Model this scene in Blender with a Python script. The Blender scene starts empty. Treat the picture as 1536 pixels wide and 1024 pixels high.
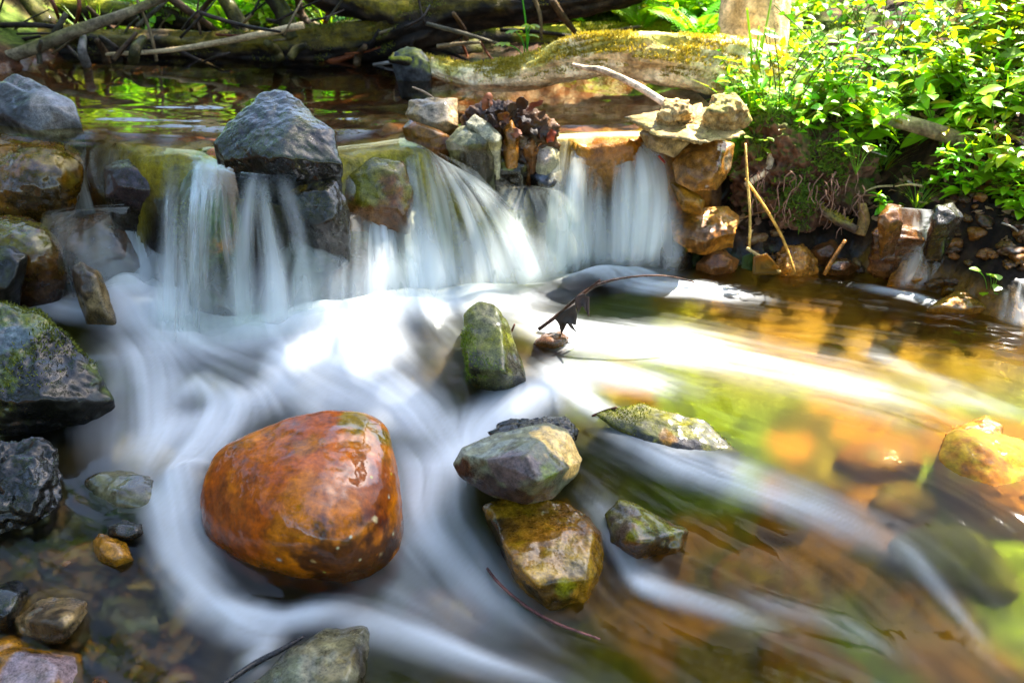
import bpy, bmesh, math, random
import numpy as np
from mathutils import Vector

# ------------------------------------------------------------------ camera
TH = math.radians(28.0); FPX = 1195.0; CH = 0.55
SC = bpy.context.scene; COL = SC.collection
cam_d = bpy.data.cameras.new("camera"); cam = bpy.data.objects.new("camera", cam_d); COL.objects.link(cam)
cam.location = (0, 0, CH); cam.rotation_euler = (math.pi/2 - TH, 0, 0)
cam_d.sensor_width = 36; cam_d.lens = 36*FPX/1536; cam_d.clip_start = .05; cam_d.clip_end = 400
cam_d.dof.use_dof = True; cam_d.dof.focus_distance = 1.75; cam_d.dof.aperture_fstop = 4.0
SC.camera = cam
# ------------------------------------------------------------------ light
SUN_EL, SUN_AZ = math.radians(56), math.radians(46)      # azimuth measured from +y (away from the camera) towards +x
SUN_DIR = np.array([math.sin(SUN_AZ)*math.cos(SUN_EL), math.cos(SUN_AZ)*math.cos(SUN_EL), math.sin(SUN_EL)])
w = bpy.data.worlds.new("World"); SC.world = w; w.use_nodes = True
nt = w.node_tree; bg = nt.nodes["Background"]
sky = nt.nodes.new("ShaderNodeTexSky"); sky.sky_type = 'NISHITA'; sky.sun_disc = False
sky.dust_density = 1.6; sky.ozone_density = .8; sky.sun_elevation = SUN_EL; sky.sun_rotation = SUN_AZ
nt.links.new(sky.outputs[0], bg.inputs[0]); bg.inputs[1].default_value = 0.076
sd = bpy.data.lights.new("sun", 'SUN'); sd.energy = 5.0; sd.angle = math.radians(.5); sd.color = (1, .94, .84)
sun = bpy.data.objects.new("sun", sd); COL.objects.link(sun)
sun.rotation_euler = Vector(SUN_DIR).to_track_quat('Z', 'Y').to_euler(); sun.location = (3, 3, 6)
SC.view_settings.view_transform = 'Standard'; SC.view_settings.look = 'None'; SC.view_settings.gamma = 1
SC.view_settings.exposure = 3.1
SC.render.engine = 'CYCLES'; SC.cycles.use_denoising = True
SC.cycles.transparent_max_bounces = 24; SC.cycles.max_bounces = 7
SC.cycles.sample_clamp_indirect = 6

# ------------------------------------------------------------------ helpers
rng = np.random.default_rng(7); random.seed(7)
def hx(s):
    c = [int(s[i:i+2], 16)/255 for i in (0, 2, 4)]
    return np.array([v/12.92 if v <= .04045 else ((v+.055)/1.055)**2.4 for v in c])
def ss(a, b, x):
    t = np.clip((np.asarray(x, float)-a)/(b-a), 0, 1); return t*t*(3-2*t)
def lerp(a, b, t):
    t = np.asarray(t)
    if t.ndim == 1 and np.ndim(a) >= 1: t = t[:, None]
    return a*(1-t)+b*t
_perm = rng.permutation(256); _perm = np.concatenate([_perm, _perm, _perm])
_grad = rng.normal(size=(256, 3)); _grad /= np.linalg.norm(_grad, axis=1)[:, None]
def noise3(p):
    p = np.asarray(p, float); i = np.floor(p).astype(int); f = p-i; u = f*f*f*(f*(f*6-15)+10); i &= 255
    out = 0
    for dx in (0, 1):
        for dy in (0, 1):
            for dz in (0, 1):
                h = _perm[_perm[_perm[(i[:, 0]+dx) & 255]+((i[:, 1]+dy) & 255)]+((i[:, 2]+dz) & 255)]
                g = _grad[h]; d = f-np.array([dx, dy, dz])
                wgt = (u[:, 0] if dx else 1-u[:, 0])*(u[:, 1] if dy else 1-u[:, 1])*(u[:, 2] if dz else 1-u[:, 2])
                out = out+wgt*(g*d).sum(1)
    return out*1.5
def fbm(p, o=4, gain=.5):
    p = np.asarray(p, float); s = 0; a = 1.
    for k in range(o):
        s = s+a*noise3(p*(2.03**k)+17.3*k); a *= gain
    return s
def rayd(px, py):
    dx = (px-768)/FPX; dy = (512-py)/FPX
    y = math.cos(TH)+dy*math.sin(TH); z = -math.sin(TH)+dy*math.cos(TH)
    return np.array([dx/y, 1., z/y])
def P(px, py, y): return np.array([0, 0, CH])+rayd(px, py)*y
def PZ(px, py, z):
    d = rayd(px, py); return np.array([0, 0, CH])+d*((z-CH)/d[2])
def proj(V):
    V = np.asarray(V)-np.array([0, 0, CH])
    f = V[:, 1]*math.cos(TH)-V[:, 2]*math.sin(TH); u = V[:, 1]*math.sin(TH)+V[:, 2]*math.cos(TH)
    return np.stack([768+FPX*V[:, 0]/f, 512-FPX*u/f], 1)
def pxm(y): return y*1.08/FPX          # metres per photo pixel at depth y

def tag(o, label, cat=None, group=None, kind=None):
    if label: o["label"] = label
    if cat: o["category"] = cat
    if group: o["group"] = group
    if kind: o["kind"] = kind
    return o
def mk(name, V, F, mat, parent=None, col=None, attrs=None, smooth=True, origin=None):
    V = np.asarray(V, float)
    if origin is not None: V = V-np.asarray(origin)
    me = bpy.data.meshes.new(name)
    if isinstance(F, np.ndarray): F = [F]
    nl = sum(f.size for f in F); npol = sum(len(f) for f in F)
    me.vertices.add(len(V)); me.vertices.foreach_set("co", V.astype(np.float32).ravel())
    me.loops.add(nl); me.polygons.add(npol)
    me.loops.foreach_set("vertex_index", np.concatenate([f.ravel() for f in F]).astype(np.int32))
    ls = []; c = 0
    for f in F:
        ls.append(c+np.arange(len(f))*f.shape[1]); c += f.size
    me.polygons.foreach_set("loop_start", np.concatenate(ls).astype(np.int32))
    me.update(calc_edges=True); me.validate()
    me.polygons.foreach_set("use_smooth", np.full(len(me.polygons), smooth))
    if col is not None:
        a = me.color_attributes.new("col", 'FLOAT_COLOR', 'POINT')
        c4 = np.ones((len(V), 4), np.float32); c4[:, :3] = np.clip(col, 0, 1); a.data.foreach_set("color", c4.ravel())
    for k, v in (attrs or {}).items():
        a = me.attributes.new(k, 'FLOAT', 'POINT'); a.data.foreach_set("value", np.asarray(v, np.float32))
    me.materials.append(mat)
    o = bpy.data.objects.new(name, me); COL.objects.link(o)
    if origin is not None: o.location = origin
    if parent is not None: o.parent = parent
    return o
def empty(name, loc=(0, 0, 0)):
    o = bpy.data.objects.new(name, None); COL.objects.link(o); o.location = loc; o.empty_display_size = .05
    return o
def gridF(nu, nv):
    i = np.arange(nu*nv).reshape(nu, nv)
    return np.stack([i[:-1, :-1], i[1:, :-1], i[1:, 1:], i[:-1, 1:]], -1).reshape(-1, 4)
def vnorm(V, F):
    N = np.zeros_like(V)
    fn = np.cross(V[F[:, 1]]-V[F[:, 0]], V[F[:, 2]]-V[F[:, 0]])
    for k in range(F.shape[1]): np.add.at(N, F[:, k], fn)
    return N/np.maximum(np.linalg.norm(N, axis=1), 1e-12)[:, None]

# ------------------------------------------------------------------ materials
def newmat(name):
    m = bpy.data.materials.new(name); m.use_nodes = True; n = m.node_tree.nodes
    for x in list(n): n.remove(x)
    return m, n, m.node_tree.links
def nd(n, t, **kw):
    x = n.new(t)
    for k, v in kw.items():
        if k.startswith('i_'): x.inputs[k[2:].replace('_', ' ')].default_value = v
        else: setattr(x, k, v)
    return x
def math_n(n, l, op, a, b=None, clamp=False):
    x = n.new("ShaderNodeMath"); x.operation = op; x.use_clamp = clamp
    for k, v in ((0, a), (1, b)):
        if v is None: continue
        if isinstance(v, (int, float)): x.inputs[k].default_value = v
        else: l.new(v, x.inputs[k])
    return x.outputs[0]
def solid_mat(name, rough_dry=.75, bump=.35, scale=1., coat=1., fine=(60, 230, 650), dist=.006, contrast=.9):
    """stone, bark and soil: colour from the mesh, broken up by noise; 'wet' attribute lowers roughness and adds a water film"""
    m, n, l = newmat(name)
    out = nd(n, "ShaderNodeOutputMaterial"); b = nd(n, "ShaderNodeBsdfPrincipled"); l.new(b.outputs[0], out.inputs[0])
    ca = nd(n, "ShaderNodeAttribute", attribute_name="col"); wa = nd(n, "ShaderNodeAttribute", attribute_name="wet")
    tc = nd(n, "ShaderNodeTexCoord")
    ns = []
    for s in fine:
        x = nd(n, "ShaderNodeTexNoise", i_Scale=s*scale, i_Detail=4.0, i_Roughness=.6); l.new(tc.outputs["Object"], x.inputs["Vector"]); ns.append(x.outputs[0])
    mix = math_n(n, l, 'ADD', math_n(n, l, 'MULTIPLY', ns[0], .5), math_n(n, l, 'MULTIPLY', ns[1], .5))
    mr = nd(n, "ShaderNodeMapRange"); mr.inputs[1].default_value = .3; mr.inputs[2].default_value = .7
    mr.inputs[3].default_value = 1-contrast*.75; mr.inputs[4].default_value = 1+contrast*.75; l.new(mix, mr.inputs[0])
    mul = nd(n, "ShaderNodeVectorMath", operation='SCALE'); l.new(ca.outputs["Color"], mul.inputs[0]); l.new(mr.outputs[0], mul.inputs["Scale"])
    l.new(mul.outputs[0], b.inputs["Base Color"])
    r = math_n(n, l, 'SUBTRACT', rough_dry, math_n(n, l, 'MULTIPLY', wa.outputs["Fac"], rough_dry-.22))
    r = math_n(n, l, 'ADD', r, math_n(n, l, 'MULTIPLY', math_n(n, l, 'SUBTRACT', ns[1], .5), .5), True)
    l.new(r, b.inputs["Roughness"])
    b.inputs["Specular IOR Level"].default_value = .12
    if coat:
        l.new(math_n(n, l, 'MULTIPLY', wa.outputs["Fac"], coat), b.inputs["Coat Weight"]); b.inputs["Coat Roughness"].default_value = .06
        b.inputs["Coat IOR"].default_value = 1.5
    hgt = math_n(n, l, 'ADD', ns[0], math_n(n, l, 'ADD', math_n(n, l, 'MULTIPLY', ns[1], .45), math_n(n, l, 'MULTIPLY', ns[2], .2)))
    bp = nd(n, "ShaderNodeBump", i_Strength=bump, i_Distance=dist); l.new(hgt, bp.inputs["Height"]); l.new(bp.outputs[0], b.inputs["Normal"])
    bp2 = nd(n, "ShaderNodeBump", i_Strength=bump*.5, i_Distance=dist*.6); l.new(ns[0], bp2.inputs["Height"])
    if coat: l.new(bp2.outputs[0], b.inputs["Coat Normal"])
    return m
STONE = solid_mat("wet_stone", bump=.55, coat=.8, contrast=1.2); SMOOTH = solid_mat("river_worn_stone", bump=.34, fine=(40, 150, 480), dist=.004, contrast=.8)
BARK = solid_mat("bark", rough_dry=.85, bump=.8, coat=.5, fine=(30, 110, 260), dist=.012, contrast=1.1)
SOIL = solid_mat("soil", rough_dry=.9, bump=.8, coat=.4, fine=(18, 70, 210), dist=.012, contrast=1.1)
def leaf_mat(name, trans=.5, rough=.4):
    m, n, l = newmat(name)
    out = nd(n, "ShaderNodeOutputMaterial"); ca = nd(n, "ShaderNodeAttribute", attribute_name="col")
    oi = nd(n, "ShaderNodeObjectInfo"); hs = nd(n, "ShaderNodeHueSaturation")
    l.new(math_n(n, l, 'ADD', math_n(n, l, 'MULTIPLY', oi.outputs["Random"], .05), .475), hs.inputs["Hue"])
    l.new(math_n(n, l, 'ADD', math_n(n, l, 'MULTIPLY', oi.outputs["Random"], .5), .75), hs.inputs["Value"])
    l.new(ca.outputs["Color"], hs.inputs["Color"])
    b = nd(n, "ShaderNodeBsdfPrincipled", i_Roughness=rough); l.new(hs.outputs[0], b.inputs["Base Color"])
    t = nd(n, "ShaderNodeBsdfTranslucent")
    tw = nd(n, "ShaderNodeVectorMath", operation='MULTIPLY'); tw.inputs[1].default_value = (1.5, 1.25, .5); l.new(hs.outputs[0], tw.inputs[0])
    l.new(tw.outputs[0], t.inputs[0])
    mx = nd(n, "ShaderNodeMixShader"); mx.inputs[0].default_value = trans
    l.new(b.outputs[0], mx.inputs[1]); l.new(t.outputs[0], mx.inputs[2]); l.new(mx.outputs[0], out.inputs[0])
    return m
LEAF = leaf_mat("green_leaf"); MOSS = leaf_mat("moss", .25, .8); DEAD = leaf_mat("dead_leaf", .12, .6)
def water_mat(name, tint, rough=.06, bscale=(6, 2.5, 6), bstr=.12, bdist=.02, ior=1.36, blur=0., gfac=1.):
    m, n, l = newmat(name)
    out = nd(n, "ShaderNodeOutputMaterial")
    tr = nd(n, "ShaderNodeBsdfTransparent"); tr.inputs[0].default_value = (*tint, 1)
    base_ = tr.outputs[0]
    if blur:            # water in motion: part of the light is scattered on its way through the ruffled surface
        rf = nd(n, "ShaderNodeBsdfRefraction", i_Roughness=.45, i_IOR=1.12); rf.inputs[0].default_value = (*tint, 1)
        mb_ = nd(n, "ShaderNodeMixShader"); mb_.inputs[0].default_value = blur; l.new(tr.outputs[0], mb_.inputs[1]); l.new(rf.outputs[0], mb_.inputs[2]); base_ = mb_.outputs[0]
    gl = nd(n, "ShaderNodeBsdfGlossy", i_Roughness=rough); gl.inputs[0].default_value = (1, 1, 1, 1)
    fr = nd(n, "ShaderNodeFresnel", i_IOR=ior)
    tc = nd(n, "ShaderNodeTexCoord"); mp = nd(n, "ShaderNodeMapping"); mp.inputs["Scale"].default_value = bscale
    no = nd(n, "ShaderNodeTexNoise", i_Scale=1., i_Detail=3.); l.new(tc.outputs["Object"], mp.inputs[0]); l.new(mp.outputs[0], no.inputs["Vector"])
    bp = nd(n, "ShaderNodeBump", i_Strength=bstr, i_Distance=bdist); l.new(no.outputs[0], bp.inputs["Height"])
    l.new(bp.outputs[0], gl.inputs["Normal"]); l.new(bp.outputs[0], fr.inputs["Normal"])
    m1 = nd(n, "ShaderNodeMixShader"); ga = nd(n, "ShaderNodeAttribute", attribute_name="gloss"); l.new(math_n(n, l, 'MULTIPLY', math_n(n, l, 'MULTIPLY', fr.outputs[0], gfac), ga.outputs["Fac"]), m1.inputs[0]); l.new(base_, m1.inputs[1]); l.new(gl.outputs[0], m1.inputs[2])
    df = nd(n, "ShaderNodeBsdfDiffuse"); df.inputs[0].default_value = (.86, .9, .93, 1)
    tl = nd(n, "ShaderNodeBsdfTranslucent"); tl.inputs[0].default_value = (.86, .9, .93, 1)
    m2 = nd(n, "ShaderNodeMixShader"); m2.inputs[0].default_value = .35; l.new(df.outputs[0], m2.inputs[1]); l.new(tl.outputs[0], m2.inputs[2])
    al = nd(n, "ShaderNodeAttribute", attribute_name="foam")
    m3 = nd(n, "ShaderNodeMixShader"); l.new(al.outputs["Fac"], m3.inputs[0]); l.new(m1.outputs[0], m3.inputs[1]); l.new(m2.outputs[0], m3.inputs[2])
    l.new(m3.outputs[0], out.inputs[0])
    return m
W_POOL = water_mat("pool_water", (.95, .88, .64), .03, (5, 1.2, 5), .06, .02, 1.36, 0., .75)
W_RUN = water_mat("running_water", (.92, .90, .62), .07, (7, 7, 7), .05, .02, 1.33, .62, .28)
W_FALL = water_mat("falling_water", (.975, .985, .97), .3, (26, 26, 2.5), .08, .02, 1.2, 0., .22)

# ------------------------------------------------------------------ the lie of the land
def zlow(x, y):
    x = np.asarray(x, float); y = np.asarray(y, float)
    left = ss(.30, -.05, x)
    a = left*ss(1.78, 1.42, y)+(1-left)*ss(1.95, 1.0, y)
    b = ss(1.22, .92, y)
    return -.42-.055*a-.055*b+.03*np.exp(-(((x+.38)/.28)**2+((y-1.84)/.16)**2))+.012*np.exp(-(((x-.25)/.3)**2+((y-1.9)/.12)**2))
def PW(px, py):
    z = -.45
    for _ in range(12):
        q = PZ(px, py, z); z = .5*z+.5*float(zlow(q[0], q[1]))
    return PZ(px, py, z)
_lip = np.array([PZ(a, b, 0.)[:2] for a, b in ((-300, 200), (0, 202), (110, 206), (200, 213), (330, 222), (440, 228), (510, 216), (600, 203), (690, 214), (780, 212), (838, 199), (990, 195), (1110, 188), (1500, 188))])
_base = np.array([PW(a, b)[:2] for a, b in ((-300, 430), (0, 432), (110, 450), (260, 480), (380, 500), (480, 478), (620, 452), (825, 440), (1000, 405), (1100, 402), (1500, 402))])
def sm(a, xs):
    return np.interp(xs, a[:, 0], a[:, 1])
def lipY(x): return sum(sm(_lip, x+d) for d in (-.06, -.03, 0, .03, .06))/5
def baseY(x): return sum(sm(_base, x+d) for d in (-.08, -.04, 0, .04, .08))/5
_sh = np.array([PZ(a, b, -.43)[:2] for a, b in ((1010, 405), (1060, 408), (1180, 412), (1300, 420), (1400, 450), (1536, 500))]+[np.array([2.4, 1.5]), np.array([4, .8])])
_far = np.array([PZ(a, b, 0.)[:2] for a, b in ((-400, 72), (0, 74), (300, 82), (500, 98), (600, 100), (700, 112), (820, 118), (950, 122), (1040, 130))]+[np.array([3, 3.3])])
def ground(x, y):
    x = np.asarray(x, float); y = np.asarray(y, float); sh = x.shape; X = x.ravel(); Y = y.ravel()
    ly = lipY(X); by = baseY(X); q = np.stack([X, Y, 0*X], 1)
    v = (ly+.01+.16*ss(-1.0, -1.3, X)+.14*ss(-.27, -.2, X)*ss(.2, .12, X)+.10*ss(.36, .44, X)-Y)/np.maximum(ly-by, .08)
    up = -.035-.07*ss(0, .6, Y-ly)+.018*fbm(q*5, 3)
    lo = zlow(X, Y)-.06-.035*ss(.0, .5, X)+(.028-.012*ss(0, .4, X))*fbm(q*6, 3)
    led = np.maximum(ss(0, .5, v), ss(.60, .74, X+.04*fbm(q*6, 2)))
    z = up*(1-led)+lo*led
    st = led*(1-led)*4
    z = z+st*.09*fbm(q*9+np.stack([0*X, 0*X, z*9], 1), 3)
    xsh = np.interp(Y, [0, 1.4, 2.2, 2.6, 2.9, 3.3, 9], [3, 1.9, .5, .6, .72, .7, .6])
    d = np.minimum(Y-np.interp(X, _sh[:, 0], _sh[:, 1]), X-np.interp(Y, [0, 2.0, 2.3, 2.6, 2.9, 3.3, 9], [.45, .48, .52, .60, .70, .7, .6]))
    d = d+.06*fbm(q*4, 3)
    zb = -.5+2*np.minimum(0, d+.1)+.22*ss(-.08, .22, d)+.30*ss(.15, .75, d)+.30*ss(.6, 1.6, d)+.22*np.maximum(0, d-1.5)
    df = Y-np.interp(X, _far[:, 0], _far[:, 1])+.05*fbm(q*3, 3)
    zf = -.12+3*np.minimum(0, df+.1)+.13*ss(-.1, .35, df)+.06*np.clip(df-.3, 0, 1.2)+.28*np.maximum(0, df-1.5)
    dl = -X-1.9+.1*fbm(q*2, 2)+.25*ss(2.4, 1.2, Y)
    zl = -.55+2*np.minimum(0, dl+.2)+.6*ss(-.2, .8, dl)+.3*np.maximum(0, dl-.8)+.35*ss(2.2, 2.6, Y)*ss(-.2, .2, dl)
    z = np.maximum(np.maximum(z, zb), np.maximum(zf, zl))
    bankm = ss(-.05, .1, d)
    z = z+.012*fbm(q*14, 3)+bankm*(.03*fbm(q*11+5, 3)+.016*np.abs(fbm(q*30, 3)))
    return z.reshape(sh)
def gz(x, y): return float(ground(np.array([x]), np.array([y]))[0])
# ------------------------------------------------------------------ ground sheet
def axis(*segs):
    out = []
    for a, b, s in segs: out.append(np.arange(a, b, s))
    return np.concatenate(out)
gx = axis((-40, -8, 4), (-8, -2.4, .25), (-2.4, 2.6, .012), (2.6, 8, .25), (8, 41, 4))
go = axis((-14, -3, 2), (-3, -1.8, .15), (-1.8, -.5, .012), (-.5, .1, .006), (.1, 1.2, .02), (1.2, 4, .08), (4, 12, .5), (12, 50, 4))
GX, GO = np.meshgrid(gx, go, indexing='ij'); GY = lipY(GX.ravel()).reshape(GX.shape)+GO
GZ = ground(GX, GY)
V = np.stack([GX.ravel(), GY.ravel(), GZ.ravel()], 1)
n1 = fbm(V*2.2, 3); n2 = fbm(V*6+3, 4); n3 = fbm(V*18+9, 3)
lowz = zlow(V[:, 0], V[:, 1])
# colours of the ground itself
forest = lerp(hx('3e2c1a'), hx('1e160e'), ss(-.3, .3, n2)); forest = lerp(forest, hx('44551a'), ss(-.1, .3, n1)*.85*ss(3.0, 3.6, V[:, 1])); forest = forest*(1+.9*fbm(V*38, 3))[:, None].clip(.25, 2)
bedU = lerp(hx('2e180c'), hx('4a2a12'), ss(-.3, .3, n2)); bedU = lerp(bedU, hx('7e7614'), ss(.30, .05, V[:, 1]-lipY(V[:, 0]))*ss(-1.4, -.9, V[:, 0])*.85)
bedU = lerp(bedU, hx('8a5410'), ss(.1, .25, V[:, 0])*ss(.22, .06, V[:, 1]-lipY(V[:, 0])))
ledge = lerp(hx('120e0b'), hx('241a10'), ss(-.2, .3, n2)); ledge = lerp(ledge, hx('2a300a'), ss(.0, .35, n1)*.9)
bedL = lerp(hx('24221e'), hx('423626'), ss(-.3, .3, n2)); bedL = lerp(bedL, hx('34360e'), ss(.0, .3, n1))
bedR = lerp(hx('4a580a'), hx('744c0e'), ss(.05, .4, n1)); bedR = lerp(bedR, hx('2a3806'), ss(-.05, .4, n2)*.7)
amb = ss(1.55, 1.95, V[:, 1])*ss(.3, .8, V[:, 0]); bedR = lerp(bedR, hx('6c4c1a'), amb*.85)
low = lerp(bedL, bedR, ss(.0, .35, V[:, 0]+.1*n1))
vv = (lipY(V[:, 0])-V[:, 1])/np.maximum(lipY(V[:, 0])-baseY(V[:, 0]), .08)
c = lerp(bedU, ledge, ss(.0, .18, vv)); c = lerp(c, low, ss(.75, 1.05, vv))
onbank = np.clip(ss(.0, .06, V[:, 2]-np.where((vv < .4)&(V[:, 0] < .64), 0.0, lowz+.03)), 0, 1)
c = lerp(c, forest, onbank); c = c*(1+.35*n3)[:, None]
wet = np.where((V[:, 2] < .02)&(V[:, 2] > lowz+.01), .8, .0)*(1-.9*onbank)
g = mk("ground", V, gridF(*GX.shape), SOIL, col=c, attrs={"wet": wet}); tag(g, "brown stream bed, rock ledge and earthy banks under the water", "ground", kind="structure")

# ------------------------------------------------------------------ upper pool
px_ = axis((-9, -2.5, .3), (-2.5, .68, .02)); po = axis((-.004, .5, .015), (.5, 2.6, .05))
PX, PO = np.meshgrid(px_, po, indexing='ij'); PY = lipY(PX.ravel()).reshape(PX.shape)+PO
pz = .0022*fbm(np.stack([PX.ravel()*3, PY.ravel()*7, 0*PX.ravel()], 1), 3)-2.2*np.maximum(0, .10-PO.ravel())**2
V = np.stack([PX.ravel(), PY.ravel(), pz], 1)
o = mk("upper_pool", V, gridF(*PX.shape), W_POOL, attrs={"foam": .10*ss(.09, 0, PO.ravel())*np.maximum(0, noise3(np.stack([PX.ravel()*16, PO.ravel()*2, 0*pz], 1))), "gloss": 1-ss(.26, .09, PO.ravel())*np.clip(.72-.9*noise3(np.stack([PX.ravel()*11, PO.ravel()*6, 0*pz+4], 1)), .1, 1)}); tag(o, "calm brown pool above the falls reflecting the logs", "water", kind="structure")

# ------------------------------------------------------------------ running water below the falls
wx = np.arange(-2.0, 2.3, .0062); wy = np.arange(.25, 2.48, .0062)
WX, WY = np.meshgrid(wx, wy, indexing='ij'); shp = WX.shape
FLOW = [(200, 440, 240, 500), (90, 460, 170, 480), (230, 560, 235, 640), (310, 530, 400, 560), (470, 545, 580, 590), (560, 540, 640, 600), (600, 620, 670, 700),
        (800, 600, 710, 670), (650, 700, 640, 780), (650, 800, 700, 880), (760, 900, 850, 980), (340, 620, 270, 700), (265, 740, 275, 830), (290, 880, 340, 930),
        (400, 930, 520, 915), (540, 920, 640, 960), (700, 980, 850, 1020), (460, 490, 475, 530), (600, 480, 620, 510), (760, 470, 860, 490), (880, 480, 1000, 500),
        (1000, 520, 1150, 550), (1150, 560, 1350, 600), (1300, 520, 1500, 545), (1450, 600, 1536, 640), (880, 570, 960, 600), (900, 650, 1000, 700), (1020, 700, 1200, 765),
        (1200, 760, 1400, 860), (1300, 880, 1400, 980), (900, 780, 950, 870), (960, 880, 1100, 925), (1100, 950, 1300, 1024), (1450, 800, 1536, 880), (1100, 430, 1300, 452),
        (950, 930, 1050, 1000), (100, 800, 170, 830), (200, 950, 300, 1000), (60, 880, 130, 930), (440, 800, 520, 820), (1010, 430, 1080, 440)]
A = np.array([PW(f[0], f[1])[:2] for f in FLOW]); B = np.array([PW(f[2], f[3])[:2] for f in FLOW])
D = (B-A)/np.linalg.norm(B-A, axis=1)[:, None]; C0 = (A+B)/2
cx_ = np.arange(-2.0, 2.35, .05); cy_ = np.arange(.25, 2.55, .05); CXg, CYg = np.meshgrid(cx_, cy_, indexing='ij')
d2 = (CXg[..., None]-C0[:, 0])**2+(CYg[..., None]-C0[:, 1])**2+.0012; wq = d2**-1.7
fx = (wq*D[:, 0]).sum(-1)/wq.sum(-1); fy = (wq*D[:, 1]).sum(-1)/wq.sum(-1); nn = np.hypot(fx, fy)+1e-9; fx /= nn; fy /= nn
def samp(Aa, x, y, x0, y0, st):
    i = np.clip((x-x0)/st, 0, Aa.shape[0]-1.001); j = np.clip((y-y0)/st, 0, Aa.shape[1]-1.001)
    a = i.astype(int); b = j.astype(int); s = i-a; t = j-b
    return Aa[a, b]*(1-s)*(1-t)+Aa[a+1, b]*s*(1-t)+Aa[a, b+1]*(1-s)*t+Aa[a+1, b+1]*s*t
seed = rng.normal(size=shp); seed2 = rng.normal(size=(shp[0]//4+2, shp[1]//4+2))
def lic(T, st, L, step):
    acc = 0; wt = 0
    for sg in (1, -1):
        x = WX.copy(); y = WY.copy()
        for k in range(L):
            wk = .5+.5*math.cos(math.pi*k/L)
            acc = acc+wk*samp(T, x, y, -2.0, .25, st); wt += wk
            x = x+sg*step*samp(fx, x, y, -2.0, .25, .05); y = y+sg*step*samp(fy, x, y, -2.0, .25, .05)
    return acc
L1 = lic(seed, .0062, 26, .008); L2 = lic(seed2, .0248, 22, .018)
L1 = (L1-L1.mean())/L1.std(); L2 = (L2-L2.mean())/L2.std()
STREAK = .45*L1+.8*L2
FOAM = [([(330, 512), (430, 494), (560, 472), (700, 456), (840, 446)], 42, .85), ([(150, 452), (220, 448), (290, 470)], 38, .8), ([(820, 425), (900, 420), (1010, 410)], 26, .85), ([(380, 545), (500, 530), (640, 530)], 80, .9),
        ([(430, 600), (560, 600), (660, 635)], 62, .6), ([(300, 505), (480, 480), (700, 470)], 60, .6), ([(760, 470), (860, 500), (950, 512), (1040, 525), (1120, 538)], 44, .52), ([(930, 428), (1040, 432), (1130, 445)], 28, .8),
        ([(940, 490), (1080, 530), (1250, 570), (1440, 635)], 62, .15), ([(800, 555), (900, 562), (1040, 585)], 34, .35), ([(560, 580), (640, 630), (700, 670)], 52, .5), ([(880, 568), (800, 595), (730, 640), (665, 705), (640, 790)], 50, .9),
        ([(640, 720), (660, 800), (710, 870), (820, 960)], 58, .4), ([(850, 590), (930, 645), (1020, 700)], 30, .45), ([(195, 400), (200, 450), (260, 505), (360, 550)], 54, .8), ([(40, 450), (140, 468), (260, 485)], 34, .65),
        ([(180, 500), (230, 580), (235, 640), (225, 720)], 46, .62), ([(220, 670), (330, 622), (400, 592), (480, 580)], 42, .6), ([(360, 610), (290, 680), (262, 740), (262, 800)], 46, .75), ([(262, 730), (266, 820), (300, 890), (345, 940)], 44, .6),
        ([(300, 905), (420, 932), (540, 905)], 28, .66), ([(480, 915), (600, 950), (720, 990), (900, 1040)], 38, .42), ([(330, 925), (400, 965), (360, 1030)], 34, .45), ([(950, 672), (1080, 710), (1200, 752), (1380, 840)], 48, .5),
        ([(885, 740), (950, 850), (1020, 905)], 28, .34), ([(930, 870), (1020, 893), (1190, 945)], 22, .5), ([(1340, 800), (1430, 910), (1510, 1010)], 20, .2), ([(1100, 890), (1240, 930), (1380, 990)], 24, .2),
        ([(1290, 520), (1370, 560), (1500, 600)], 22, .08), ([(1380, 590), (1470, 604), (1570, 630)], 24, .08), ([(1290, 430), (1370, 445), (1440, 470)], 14, .6), ([(600, 660), (620, 780), (640, 880)], 50, .4), ([(270, 575), (320, 590), (370, 625)], 30, .5),
        ([(150, 560), (180, 640), (230, 760)], 56, .18), ([(560, 880), (640, 930), (760, 1000)], 60, .25)]
foam = np.zeros(shp)
wxy = np.stack([WX.ravel(), WY.ravel()], 1)
for pts, r, a in FOAM:
    W3 = np.array([PW(*q) for q in pts]); best = np.full(len(wxy), 9.); sb = np.zeros(len(wxy)); nk = len(W3)-1
    for k in range(len(W3)-1):
        p0 = W3[k, :2]; e = W3[k+1, :2]-p0; t = np.clip(((wxy-p0)@e)/(e@e), 0, 1)
        rr = r*.92*np.interp(t, [0, 1], [W3[k, 1], W3[k+1, 1]])/FPX*1.15
        dd = np.hypot(*(wxy-(p0+t[:, None]*e)).T)/rr; sb = np.where(dd < best, (k+t)/nk, sb); best = np.minimum(best, dd)
    # the cross-stream reach of a stroke is foreshortened on the water, so widen along depth a little
    f = a*np.maximum(0, np.exp(-(best**2)*1.1)-.07)/.93*(.15+.85*ss(-.02, .2, sb))*(.1+.9*ss(1.02, .65, sb)); foam = 1-(1-foam)*(1-f.reshape(shp))
fo = foam*(1+(.16*L1+.20*L2)*(1+.6*ss(.0, .4, WX))*(1-.9*foam)) + .012*np.maximum(0, STREAK-.5)
fo = np.clip(fo, 0, .96)
zz = zlow(WX, WY)+.0007*L2+.0003*L1+.014*foam+.03*np.exp(-((WY-baseY(WX.ravel()).reshape(shp))/.05)**2)*ss(.9, .6, np.abs(WX+.35))
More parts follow.
